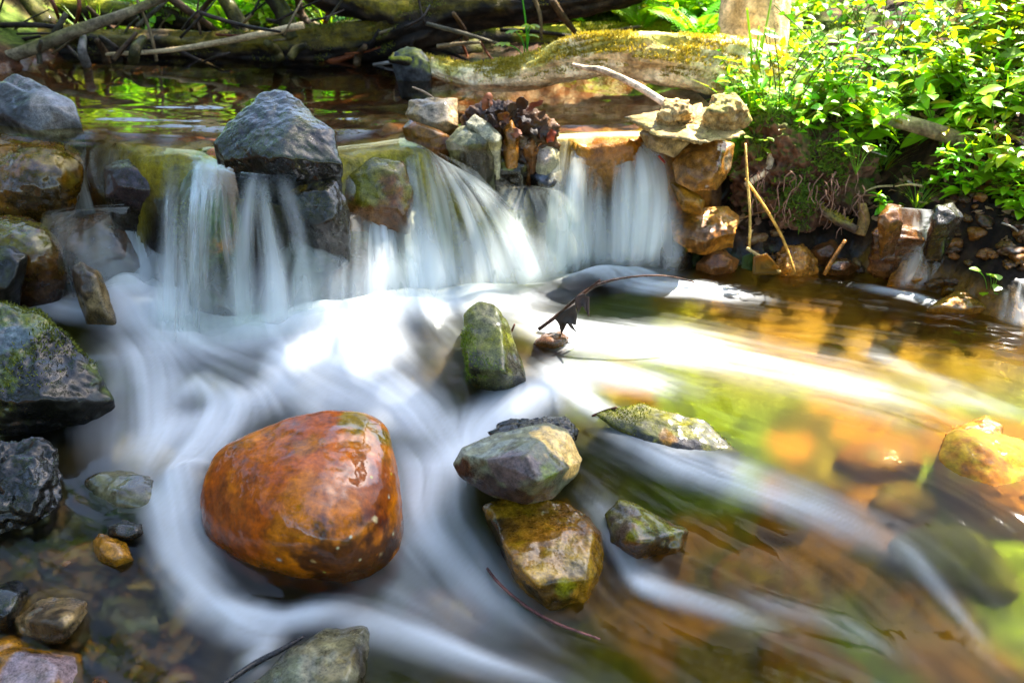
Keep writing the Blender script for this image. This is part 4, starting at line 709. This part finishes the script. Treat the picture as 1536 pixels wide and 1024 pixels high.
for k, (x0, y0, x1, y1, r, t) in enumerate(stk):
    ya = 3.35+.6*((hash_(str(k)) % 100)/100) if max(y0, y1) < 80 else 3.45+.25*((k*37 % 10)/10)
    mx_, my_ = (x0+x1)/2+random.uniform(-6, 6), (y0+y1)/2+random.uniform(-4, 4)
    log(SL[t]+" in the jumble of driftwood around the fallen trunk", [(x0, y0, ya, r*.9), (mx_, my_, ya+random.uniform(-.05, .05), r*.85), (x1, y1, ya+random.uniform(-.15, .15), r*.6)], 12, 7, .1, SC_[t], 0, name="stick", cat="stick", group=SL[t]+"s in the driftwood", gain=.4)
for k in range(26):
    t = random.choice('gdrbtdd'); x0 = random.uniform(-20, 640); y0 = random.uniform(20, 92); a_ = random.uniform(-1.2, 1.2)+random.choice([0, 0, 1.3]); ln_ = random.uniform(40, 130); x1 = x0+ln_*math.cos(a_); y1 = y0-abs(ln_*math.sin(a_))*.8; ya = random.uniform(3.3, 4.1)
    if y0 > 80: ya = min(ya, 3.6)
    log(SL[t]+" in the jumble of driftwood around the fallen trunk", [(x0, y0, ya, random.uniform(1, 2.2)), ((x0+x1)/2+random.uniform(-7, 7), (y0+y1)/2+random.uniform(-5, 5), ya+random.uniform(-.05, .05), 1.4), (x1, y1, ya+random.uniform(-.15, .15), .8)], 10, 6, .1, SC_[t], 0, name="stick", cat="stick", group=SL[t]+"s in the driftwood", gain=.4)
rock("grey mossy stump end standing in the far edge of the pool", [(585, 95), (592, 78), (610, 70), (632, 74), (648, 92), (645, 112), (600, 112)], 3.15, .06, .14, .03, pal='grey', moss=.8, mcol='7a8010', wet=.3, lvl=5, gain=.5, name="stump", cat="stump")
# ------------------------------------------------------------------ right bank earth with moss and roots
eb = rock("overhanging clump of mossy earth and roots on the right bank", [(1105, 300), (1112, 200), (1150, 165), (1230, 170), (1300, 195), (1318, 250), (1300, 320), (1250, 345), (1190, 340), (1130, 330)], 2.42, .14, .3, .08,
          p=9, pal='soil', moss=.9, mcol='4a5c10', wet=.15, disp=.05, ns=9, lvl=7, down=-.02, mat=SOIL, name="earth_clump", cat="earth clump")
Vq = np.array([v.co for v in eb.data.vertices]); Fq = np.array([list(p.vertices) for p in eb.data.polygons])
tufts(eb, 9000, .018, ('3a5a0c', '6a8a18'), geo=(Vq+np.array(eb.location), Fq), nzmin=-.05, thr=-.15, amp=.9, width=.0022)
rt = []
RV = []; RF = []; RC = []; base_n = 0
for k in range(60):                       # the fine hanging rootlets, one part of the clump
    px, py = random.uniform(1125, 1305), random.uniform(255, 320)
    p = P(px, py, 2.36+random.uniform(-.02, .05)); q = [p]
    for s in range(4): q.append(q[-1]+np.array([random.uniform(-.014, .014), random.uniform(-.01, .01), -random.uniform(.008, .026)]))
    V_, F_, c_, D_, L_ = tube(catmull(q, 10), np.linspace(.0022, .0008, 10), 5); F2 = np.vstack([F_]); RV.append(V_); RF.append(F2+base_n); base_n += len(V_)
RV = np.vstack(RV); RF = np.vstack(RF)
ro = mk("rootlets", RV-np.array(eb.location), RF, BARK, parent=eb, col=hx('9a7664')*(1+.5*fbm(RV*30, 2))[:, None], attrs={"wet": np.zeros(len(RV))})
mb = [o for o in bpy.data.objects if o.get("label", "").startswith("big mossy black boulder")][0]
Vq = np.array([v.co for v in mb.data.vertices]); Fq = np.array([list(p.vertices) for p in mb.data.polygons])
tufts(mb, 5000, .010, ('3a4a0c', '6a7a10'), geo=(Vq+np.array(mb.location), Fq), nzmin=-.2, thr=.05, amp=.8, width=.0012)

for key, cnt, ln in (("tall mossy boulder", 1600, .006), ("flat olive slab", 900, .005), ("dark triangular stone", 700, .005), ("rounded mossy ledge", 1500, .007), ("mossy green and amber", 1200, .007)):
    ob = [o for o in bpy.data.objects if o.get("label", "").startswith(key)][0]
    tufts(ob, cnt, ln, ('4a5a0c', '7a8210'), geo=(np.array([v.co for v in ob.data.vertices])+np.array(ob.location), np.array([list(p.vertices) for p in ob.data.polygons])), nzmin=.0, thr=.1, amp=.8, width=.0009)
# ------------------------------------------------------------------ plants
def leafgeo(V, F, Cc, base, d, up, L, W, curl=.25, fold=.25, n=6, colr=None, tip=.85):
    d = d/np.linalg.norm(d); s = np.cross(d, up); s /= max(np.linalg.norm(s), 1e-6); u = np.cross(s, d); b0 = len(V)
    for i in range(n+1):
        t = i/n; w = W*.5*math.sin(math.pi*min(1, t**tip*.97+.03))**.85; c = base+d*L*(t-.15*curl*t*t)-u*curl*L*t*t
        for k in (-1, -.5, 0, .5, 1): V.append(c+s*w*k+u*fold*w*abs(k)); Cc.append(colr*(1.12 if k == 0 else 1.))
    for i in range(n):
        for k in range(4): a = b0+i*5+k; F.append([a, a+1, a+6, a+5])
def greens(kind):
    a, b = {'herb': ('5c9c0c', 'a4c41c'), 'dark': ('2c5c10', '4c7c14'), 'fern': ('5c9a14', '84b41c'), 'grass': ('5c9018', '90b028'), 'under': ('4c8c0c', '94bc1a')}[kind]
    if random.random() < .07: return lerp(hx('a89018'), hx('7a5a1c'), random.random())
    return lerp(hx(a), hx(b), random.random())*random.uniform(.7, 1.2)
ups = np.array([0, 0, 1.])
def build(name, V, F, Cc, mat, parent, origin_stem=None):
    return mk(name, np.array(V), np.array(F), mat, parent=parent, col=np.array(Cc))
def stemmesh(paths, colr, parent, r0=.003):
    RV = []; RF = []; n0 = 0
    for p, r in paths:
        V_, F_, c_, D_, L_ = tube(catmull(p, 10), np.linspace(r, r*.5, 10), 5); RV.append(V_); RF.append(F_+n0); n0 += len(V_)
    RV = np.vstack(RV); return mk("stem", RV, np.vstack(RF), LEAF, parent=parent, col=np.tile(hx(colr), (len(RV), 1)))
def proto_herb(h=.3, pairs=6, L=.092, W=.048, kind='herb', stems=3, lean=.5):
    r = empty("herb"); V, F, C_ = [], [], []; paths = []
    for s in range(stems):
        az = random.uniform(0, 6.28); ld = np.array([math.cos(az), math.sin(az), 0])*lean*random.uniform(.3, 1.2); hh = h*random.uniform(.7, 1.1)
        pts = [np.array([0, 0, -.02])+ld*hh*t*t*.9+ups*hh*t+np.array([random.uniform(-.01, .01), random.uniform(-.01, .01), 0])*t for t in np.linspace(0, 1, 6)]
        paths.append((pts, .003)); cc = catmull(pts, 40)
        for k in range(pairs):
            t = .25+.75*k/(pairs-1); i = int(t*39); p = cc[i]; a2 = k*1.57+random.uniform(-.4, .4); sz = (1.15-.55*t)*random.uniform(.55, 1.35)
            for sg in (0, math.pi):
                d = np.array([math.cos(a2+sg), math.sin(a2+sg), random.uniform(-.1, .45)]); leafgeo(V, F, C_, p+d*.006, d, ups+rng.normal(size=3)*.2, L*sz, W*sz, random.uniform(.15, .5), .25, 6, greens(kind))
        d = np.array([.3, .1, 1.]); leafgeo(V, F, C_, cc[-1], d+rng.normal(size=3)*.3, np.array([1., 0, 0]), L*.5, W*.5, .2, .2, 5, greens(kind)*1.2)
    stemmesh(paths, '6a8a28', r); build("leaves", V, F, C_, LEAF, r); return r
def proto_round(n=9, h=.10, L=.045, kind='herb'):
    r = empty("ground_plant"); V, F, C_ = [], [], []; paths = []
    for k in range(n):
        a = random.uniform(0, 6.28); rr = random.uniform(.01, .09); p = np.array([math.cos(a)*rr, math.sin(a)*rr, h*random.uniform(.4, 1.1)])
        paths.append(([np.array([0, 0, -.01]), p*np.array([.5, .5, .7]), p], .0016)); sz = random.uniform(.7, 1.2)
        d = np.array([math.cos(a+random.uniform(-1, 1)), math.sin(a), random.uniform(-.2, .3)]); leafgeo(V, F, C_, p-d*L*.3, d, ups+rng.normal(size=3)*.25, L*sz, L*.9*sz, .15, .1, 6, greens(kind), tip=.75)
    stemmesh(paths, '6a9a28', r); build("leaves", V, F, C_, LEAF, r); return r
def proto_fern(fr=6, L=.4):
    r = empty("fern"); V, F, C_ = [], [], []; paths = []
    for k in range(fr):
        a = k*6.28/fr+random.uniform(-.3, .3); d0 = np.array([math.cos(a), math.sin(a), 0]); LL = L*random.uniform(.75, 1.1)
        pts = [d0*LL*.75*t**1.3+ups*LL*(.95*t-.5*t*t) for t in np.linspace(0, 1, 7)]; cc = catmull(pts, 60); paths.append((pts, .0025)); g_ = greens('fern')
        for i in range(8, 58, 2):
            t = i/59; pl = LL*.22*math.sin(math.pi*min(1, .12+t*.92))**.8; tg = cc[min(i+1, 59)]-cc[i-1]; tg /= np.linalg.norm(tg); sd = np.cross(tg, ups); sd /= np.linalg.norm(sd)
            for sg in (-1, 1): leafgeo(V, F, C_, cc[i], sd*sg+tg*.35, np.cross(sd, tg)*1., pl, LL*.028, .2, .1, 4, g_*random.uniform(.9, 1.1), tip=.6)
    stemmesh(paths, '6a7a28', r); build("fronds", V, F, C_, LEAF, r); return r
def proto_grass(n=26, h=.22):
    r = empty("grass_tuft"); V, F, C_ = [], [], []
    for k in range(n):
        a = random.uniform(0, 6.28); d = np.array([math.cos(a)*.5, math.sin(a)*.5, 1.]); leafgeo(V, F, C_, np.array([math.cos(a), math.sin(a), 0])*random.uniform(0, .03), d, np.array([math.cos(a), math.sin(a), -.3])*-1, h*random.uniform(.5, 1.2), .006, random.uniform(.1, .6), .3, 6, greens('grass'), tip=.5)
    build("blades", V, F, C_, LEAF, r); return r
def proto_under(n=70, R=.28, h=.38, L=.06, kind='under'):
    r = empty("undergrowth_plant"); V, F, C_ = [], [], []; paths = []
    for s in range(9):
        a = random.uniform(0, 6.28); e = np.array([math.cos(a)*R*random.uniform(.2, 1), math.sin(a)*R*random.uniform(.2, 1), h*random.uniform(.5, 1.1)]); pts = [np.array([0, 0, -.03]), e*np.array([.35, .35, .6]), e]; paths.append((pts, .0035)); cc = catmull(pts, 20)
        for k in range(n//9):
            i = random.randint(5, 19); aa = random.uniform(0, 6.28); d = np.array([math.cos(aa), math.sin(aa), random.uniform(-.3, .5)]); sz = random.uniform(.6, 1.3)
            leafgeo(V, F, C_, cc[i], d, ups+rng.normal(size=3)*.4, L*sz, L*.55*sz, random.uniform(.1, .5), .2, 4, greens(kind))
    stemmesh(paths, '5a6a28', r); build("leaves", V, F, C_, LEAF, r); return r
def proto_umbel():
    r = empty("lobed_plant"); V, F, C_ = [], [], []; paths = []
    for k, (a, l, z) in enumerate([(3.3, .10, .17), (.2, .08, .14), (2.6, .06, .22), (5.0, .05, .25), (1.3, .05, .2)]):
        e = np.array([math.cos(a)*l, math.sin(a)*l*.5, z]); paths.append(([np.zeros(3), e*np.array([.3, .3, .75]), e], .004))
        for j in range(7):
            b = a+(j-3)*.55; d = np.array([math.cos(b), math.sin(b)*.8, .1]); leafgeo(V, F, C_, e, d, ups+rng.normal(size=3)*.15, .06*(1-.07*abs(j-3)), .026, .3, .2, 6, greens('herb')*1.1)
    paths.append(([np.zeros(3), np.array([.0, 0, .2]), np.array([-.03, 0, .42])], .006))
    stemmesh(paths, '5ca018', r); build("leaves", V, F, C_, LEAF, r); return r
def proto_stalks():
    r = empty("sedge"); paths = []
    V, F, C_ = [], [], []
    for k in range(5):
        e = np.array([(k-2)*.05+random.uniform(-.02, .02), random.uniform(-.04, .04), random.uniform(.3, .42)]); paths.append(([np.array([(k-2)*.01, 0, -.03]), e*np.array([.35, .3, .55]), e], .006))
    for k in range(6):
        a = random.uniform(0, 6.28); d = np.array([math.cos(a)*.6, math.sin(a)*.6, 1.]); leafgeo(V, F, C_, np.zeros(3), d, np.array([-math.cos(a), -math.sin(a), .3]), .3, .012, .4, .3, 6, greens('grass'), tip=.5)
    stemmesh(paths, '90b030', r); build("leaves", V, F, C_, LEAF, r); return r
PROT = {'herb': [proto_herb(), proto_herb(.34, 7, .095, .048, 'herb', 4), proto_herb(.26, 5, .10, .056, 'herb', 3, .8)], 'round': [proto_round(), proto_round(12, .13, .04)], 'fern': [proto_fern(), proto_fern(7, .5)],
        'grass': [proto_grass(), proto_grass(18, .3)], 'under': [proto_under(), proto_under(90, .34, .5, .05), proto_under(60, .25, .3, .075), proto_under(80, .3, .4, .05, 'dark')], 'umbel': [proto_umbel()], 'sedge': [proto_stalks()],
        'big': [proto_herb(.36, 8, .105, .046, 'herb', 4, .9), proto_herb(.32, 7, .11, .05, 'herb', 3, 1.)]}
used = set()
def place(kind, loc, label, cat, rz=None, sc=1., group=None, tilt=(0, 0), var=None):
    pr = PROT[kind][var if var is not None else random.randrange(len(PROT[kind]))]
    if pr.name in used:
        o = pr.copy(); COL.objects.link(o)
        for ch in pr.children:
            c = ch.copy(); COL.objects.link(c); c.parent = o
    else: o = pr; used.add(pr.name); 
    for k in ("label", "group"):
        if k in o: del o[k]
    o.location = loc; o.rotation_euler = (tilt[0], tilt[1], random.uniform(0, 6.28) if rz is None else rz); o.scale = (sc, sc, sc)
    tag(o, label, cat, group); return o
def onground(px, py):
    q = P(px, py, 2.6)
    for _ in range(14):
        z = min(gz(q[0], q[1]), .45); d = rayd(px, py)
        t = (z-CH)/d[2] if d[2] < -1e-3 else 4.; q = .6*q+.4*(np.array([0, 0, CH])+d*min(t, 6))
    return np.array([q[0], q[1], gz(q[0], q[1])])
used_spots = []
# right bank thicket
for i in range(46):
    px, py = random.uniform(1105, 1560), random.uniform(95, 200); q = P(px, py, random.uniform(2.5, 2.9)); z = max(gz(q[0], q[1]), q[2]-.16)
    k = random.choice(['herb', 'herb', 'under', 'under', 'round']); lb = {'herb': "leafy herb at the front edge of the right bank thicket", 'under': "bushy plant at the front edge of the right bank thicket", 'round': "round leaved plant at the front edge of the right bank thicket"}[k]
    place(k, (q[0], q[1], z-.03), lb, "plant", sc=random.uniform(.55, .9), group=lb.split(" at the")[0]+"s at the thicket's front edge")
for i in range(58):
    x = random.uniform(.72, 2.3); y = random.uniform(2.55, 4.2)
    if y-.5*x < 1.75: y += .5
    k = random.choice(['herb', 'herb', 'herb', 'under', 'round'])
    lb = {'herb': "broad leaved green herb in the sunlit thicket on the right bank", 'under': "bushy small leaved plant in the sunlit thicket on the right bank", 'round': "low round leaved plant in the sunlit thicket on the right bank"}[k]
    place(k, (x, y, gz(x, y)), lb, "plant", sc=random.uniform(.7, 1.15), group=lb.split(" in the")[0]+"s on the right bank")
for i in range(34):
    px, py = random.uniform(1110, 1340), random.uniform(120, 215); q = P(px, py, 2.55); q = P(px, py, random.uniform(2.45, 2.75))
    z = max(gz(q[0], q[1]), q[2]-.08)
    k = random.choice(['round', 'round', 'grass', 'herb']); lb = {'herb': "small leafy herb rooted in the mossy earth clump", 'grass': "tuft of grass rooted in the mossy earth clump", 'round': "small round leaved plant rooted in the mossy earth clump"}[k]
    place(k, (q[0], q[1], z), lb, "plant", sc=random.uniform(.5, .85), group=lb.split(" rooted")[0]+"s on the earth clump")
for i, (px, py, y, s, lb) in enumerate([(1500, 205, 2.35, .85, "large arching leafy plant hanging over the bank at the right edge"), (1420, 150, 2.5, .8, "large leafy plant above the pale branch at right"), (1535, 110, 2.45, .85, "tall leafy plant at the right edge of the thicket"),
                                        (1470, 60, 2.7, .8, "large leafy plant in front of the great dark log"), (1330, 160, 2.6, .55, "leafy plant over the dark hollow of the right bank"), (1560, 230, 2.3, .8, "lowest leafy plant at the right edge above the mossy log"), (1455, 190, 2.42, .6, "leafy shoot leaning over the pale sloping branch")]):
    q = P(px, py, y); place('big', q-np.array([0, 0, .16*s]), lb, "plant", sc=s, var=i % 2, tilt=(random.uniform(.1, .4), random.uniform(-.4, 0)))
q = P(1292, 222, 2.34); place('round', q-np.array([0, 0, .07]), "small plant with bright round leaves hanging before the dark hollow", "plant", sc=.95, var=0)
q = P(1493, 425, 2.02); place('round', q-np.array([0, 0, .06]), "little yellow green plant growing among the trickle stones", "plant", sc=.7, var=1)
q = P(1130, 140, 2.72); place('sedge', q-np.array([0, 0, .12]), "clump of thick pale green stalks beside the sunlit tree base", "sedge", sc=1.)
q = P(790, 110, 3.15); place('umbel', (q[0], q[1], 0.), "green plant with lobed leaves standing behind the bright log", "plant", sc=.8, rz=0)
for i, (px, py, y, lb) in enumerate([(960, 45, 4.0, "fern between the short log and the bright log"), (1050, 45, 3.7, "fern behind the bright log beside the tree base"), (1010, 20, 4.2, "fern furthest back behind the bright log"), (935, 15, 4.4, "fern in the sunny clearing left of the tree base")]):
    q = P(px, py, y); place('fern', (q[0], q[1], max(gz(q[0], q[1]), q[2]-.12)), lb, "fern", sc=.95, var=i % 2)
for i in range(26):
    px, py = random.uniform(1300, 1560), random.uniform(225, 345); q = onground(px, py); k = random.choice(['round', 'grass', 'round', 'herb'])
    place(k, q, {'round': "small round leaved plant on the littered slope of the right bank", 'grass': "grass tuft on the littered slope of the right bank", 'herb': "small leafy herb on the littered slope of the right bank"}[k], "grass" if k == 'grass' else "plant", sc=random.uniform(.3, .6), group="small plants on the littered slope" if k != 'grass' else "grass tufts on the littered slope")
# undergrowth behind the pool and the logs
for i in range(270):
    y = random.uniform(4.05, 5.0) if i < 150 else random.uniform(5.3, 7.5); x = random.uniform(-.7*y, .35*y)
    k = random.choice(['under', 'under', 'under', 'fern', 'grass', 'herb']); lb = {'under': "bushy undergrowth plant on the bank behind the logs", 'fern': "fern on the bank behind the logs", 'grass': "grass tuft on the bank behind the logs", 'herb': "leafy herb on the bank behind the logs"}[k]
    place(k, (x, y, gz(x, y)-.01), lb, {'under': "plant", 'fern': "fern", 'grass': "grass", 'herb': "plant"}[k], sc=random.uniform(.7, 1.5), group=lb.split(" on the")[0]+"s behind the logs")
for lst in PROT.values():
    for pr in lst:
        if pr.name not in used:
            for ch in list(pr.children): bpy.data.objects.remove(ch)
            bpy.data.objects.remove(pr)
# ------------------------------------------------------------------ dead leaves
def proto_dead(seed):
    V, F, C_ = [], [], []; leafgeo(V, F, C_, np.array([-.03, 0, 0]), np.array([1., 0, .1]), ups, .06, .04, .5, -.3, 7, hx('5a3a22'), tip=.8); V = np.array(V)
    V[:, 2] += .012*noise3(V*50+seed); return V, np.array(F), np.array(C_)
dm = {}
def dead(loc, s, hexc, label, group, rot=None):
    key = (hexc, random.randrange(3))
    if key not in dm:
        V, F, C_ = proto_dead(key[1]*5.1); C_ = hx(hexc)*(1+.6*fbm(V*60+key[1], 3))[:, None]; o = mk("dead_leaf", V, F, DEAD, col=C_); dm[key] = o.data
    else: o = bpy.data.objects.new("dead_leaf", dm[key]); COL.objects.link(o)
    o.location = loc; o.scale = (s, s, s); o.rotation_euler = rot or (random.uniform(-1.2, 1.2), random.uniform(-1.2, 1.2), random.uniform(0, 6.28)); tag(o, label, "dead leaf", group)
for i in range(44):
    px = random.triangular(690, 835, 765); py = random.uniform(150, 222) if px < 800 else random.uniform(168, 220)
    dead(P(px, py, yz(px, 235, -.05)+random.uniform(.03, .08)), random.uniform(.5, 1.), random.choice(['2a1a0e', '3e2614', '5a3018', '2a1c10', '7a401c']), "wet dead leaf in the dark pile caught on the stone heap", "dead leaves caught on the stone heap")
rock("dark core of packed wet litter in the stone heap", [(690, 175), (720, 150), (790, 160), (832, 180), (838, 215), (800, 235), (740, 232), (700, 220)], yz(765, 245, -.07)+.05, .05, .14, .01, pal='brown', wet=.4, disp=.02, ns=22, lvl=6, gain=.4, name="litter_clump", cat="leaf litter")
for i in range(210):
    px, py = random.choice([(random.uniform(1320, 1536), random.uniform(270, 370)), (random.uniform(1110, 1330), random.uniform(250, 350)), (random.uniform(1350, 1536), random.uniform(180, 300))])
    q = onground(px, py); dead(q+np.array([0, 0, .006]), random.uniform(.4, .8), random.choice(['6a4430', '8a6248', '4a2e20', 'a07858']), "dry brown leaf lying on the slope of the right bank", "dry leaves on the right bank", (random.uniform(-.6, .6), random.uniform(-.6, .6), random.uniform(0, 6.28)))
sheet_leaf("fallen_leaf", [(1128, 412), (1130, 385), (1150, 380), (1168, 400), (1175, 412)], 2.17, LEAF, '7a6410', "large yellow leaf standing in the water by the right shore", "leaf", .004)
sheet_leaf("fallen_leaf", [(1112, 402), (1114, 384), (1128, 378), (1136, 392), (1130, 408)], 2.18, LEAF, '1c3408', "green leaf beside the large yellow leaf at the right shore", "leaf", .004)
# ------------------------------------------------------------------ side trickles
fall("white trickle tumbling over the wet step on the right bank", [(1345, 312), (1395, 316)], [(1350, 372), (1412, 376)], 60, 50, [(0, .5), (.5, .8), (1, .5)], soft=.48, zlip=-.14, seed=11, endz=-.33, k=14, bow=.004, fold=.003, layers=2, foot=.2, clear=.45, spray=0)
fall("lower white trickle running between the amber stones at right", [(1355, 362), (1412, 366)], [(1335, 438), (1430, 432)], 60, 50, [(0, .5), (.5, .8), (1, .5)], soft=.48, zlip=-.28, seed=12, k=14, bow=.004, fold=.003, layers=2, foot=.2, clear=.45, spray=0)
fall("small white trickle by the little yellow green plant", [(1462, 398), (1492, 398)], [(1450, 452), (1500, 470)], 50, 40, [(0, .5), (.5, .8), (1, .5)], soft=.48, zlip=-.32, seed=13, k=14, bow=.004, fold=.003, layers=2, foot=.2, clear=.45, spray=0)
fall("trickle spilling from the bank at the far right edge", [(1500, 410), (1550, 420)], [(1490, 480), (1560, 500)], 50, 40, [(0, .5), (.5, .8), (1, .5)], soft=.48, zlip=-.32, seed=14, k=14, bow=.004, fold=.003, layers=2, foot=.2, clear=.45, spray=0)
# ------------------------------------------------------------------ trees whose crowns shade the stream
def tree(label, base, lean, r0, crowns, hgt, seed, leaves, dark=('3c3020', '54442e', '2a2016'), n=1500, ls=.09, gain=1.):
    rs = np.random.default_rng(seed); base = np.array(base, float); root = empty("tree", base); tag(root, label, "tree")
    top = np.array([lean[0], lean[1], hgt]); pts = [np.array([0, 0, -.25]), np.array([.02, .02, .2]), top*.35+np.array([0, .03, 0]), top*.7, top]
    C = catmull(pts, 50); R = np.interp(np.linspace(0, 1, 50), [0, .08, .3, 1], [r0*1.7, r0*1.15, r0*.9, r0*.35])
    V, F, caps, D, L = tube(C, R, 24, .2, 6., seed); n3 = fbm(V*12, 4)
    col = lerp(hx(dark[0]), hx(dark[1]), ss(-.3, .3, n3)); mk("trunk", V, [F, caps], BARK, parent=root, col=col*gain, attrs={"wet": np.zeros(len(V))})
    LV = []; bv = []; bf = []; nb = 0
    for c in crowns:
        c = np.array(c[:3]+(c[3],), float); ctr = c[:3]-base; st = C[int(30+rs.integers(0, 19))]
        p = [st, (st+ctr)/2+np.array([0, 0, .15]), ctr]; V_, F_, c_, D_, L_ = tube(catmull(p, 14), np.linspace(r0*.11, .006, 14), 6, .1); bv.append(V_); bf.append(F_+nb); nb += len(V_)
        m = int(n*c[3]**2); sub = ctr+np.clip(rs.normal(size=(max(4, m//14), 3))*.55, -1.1, 1.1)*c[3]*np.array([1, 1, .6]); LV.append(sub[rs.integers(0, len(sub), m)]+rs.normal(size=(m, 3))*.07)
    bv = np.vstack(bv); mk("limbs", bv, np.vstack(bf), BARK, parent=root, col=np.tile(hx(dark[0]), (len(bv), 1)), attrs={"wet": np.zeros(len(bv))})
    Pl = np.vstack(LV); m = len(Pl); d = rs.normal(size=(m, 3)); d /= np.linalg.norm(d, axis=1)[:, None]; u = rs.normal(size=(m, 3))*.5+np.array([0, 0, 1]); s = np.cross(d, u); s /= np.linalg.norm(s, axis=1)[:, None]
    sz = ls*rs.uniform(.6, 1.3, m)[:, None]; Q = np.stack([Pl-d*sz*.5, Pl+s*sz*.32, Pl+d*sz*.6, Pl-s*sz*.32], 1).reshape(-1, 3)
    col = np.repeat(lerp(hx(leaves[0]), hx(leaves[1]), rs.random(m)), 4, 0); mk("crown", Q, np.arange(m*4).reshape(-1, 4), LEAF, parent=root, col=col, smooth=False); return root
def shade(px, py, z, h):
    q = PZ(px, py, z); return tuple(q+SUN_DIR*((h-z)/SUN_DIR[2]))
_ga = []
for py_ in range(190, 1060, 95):
    for px_i in range(-60, 1500, 120):
        qx, qy = px_i+random.uniform(-25, 25), py_+random.uniform(-20, 20)
        if qy < 420 and qx > 455: continue
        if 400 < qy < 660 and qx > 260: continue
        if qy < 700 and qx > 880: continue
        _ga.append((qx, qy, -.45 if qy > 430 else -.15, random.uniform(7.0, 8.6), .2))
GA = [shade(a, b, z, h)+(r,) for a, b, z, h, r in _ga]  # added unseen crown: clumps set so their shadows fall on chosen stretches of stream
tree("unseen tall tree added behind the logs, its crown laid out to shade the stream", (1.2, 9.2, gz(1.2, 9.2)), (2.6, -3.4), .2, GA, 8.2, 3, ('3c6a10', '5c8a14'), n=3600)
tree("sunlit tree whose flared base rises beside the bright log", tuple(P(1105, 120, 3.3)*np.array([1, 1, 0])+np.array([.02, 0, .1])), (-.4, 1.2), .13, [(-.5, 4.6, 3.6, .7), (.1, 5.1, 3.9, .6), (-.2, 5.4, 3.4, .7), (-1.0, 5.0, 3.7, .6)], 3.6, 4, ('3c6a10', '5c8a14'), ('b0905f', 'e0c69a', '5a4430'))
for k_, (bx_, by_, lb_) in enumerate([(-.6, -3.6, "leafy tree on the bank behind the viewer"), (-3.6, -2.4, "leafy tree downstream on the left bank"), (3.4, -2.6, "leafy tree downstream on the right bank"), (-4.8, 1.4, "leafy tree on the left bank beside the falls"), (-5.2, 5.0, "leafy tree on the left bank beside the upper pool"), (5.2, -.2, "leafy tree on the right bank beside the lower pool")]):
    rs_ = np.random.default_rng(40+k_); cr_ = [(bx_+rs_.normal()*.9, by_+rs_.normal()*.9, z_+rs_.normal()*.3, rs_.uniform(.6, .95)) for z_ in np.linspace(1.3, 6.0, 15)]
    tree(lb_, (bx_, by_, gz(bx_, by_)), (.2, .1), .12, cr_, 5.6, 60+k_, ('2c4a10', '4c7a14'), n=330, ls=.19)
GB = [shade(a, b, z, h)+(r,) for a, b, z, h, r in ((0, 100, 0, 4.4, .7), (200, 80, .1, 4.6, .7), (420, 70, .1, 4.6, .6), (-200, 200, 0, 4.2, .8), (100, 120, 0, 4.8, .7), (300, 130, 0, 4.6, .6), (520, 110, 0, 4.6, .35))]  # added unseen crown: clumps set so their shadows darken the logs and pool
tree("unseen slender tree added behind the logs, its crown placed to shade them", (.3, 6.2, gz(.3, 6.2)), (.2, .8), .09, GB, 4.4, 5, ('3c6a10', '5c8a14'))
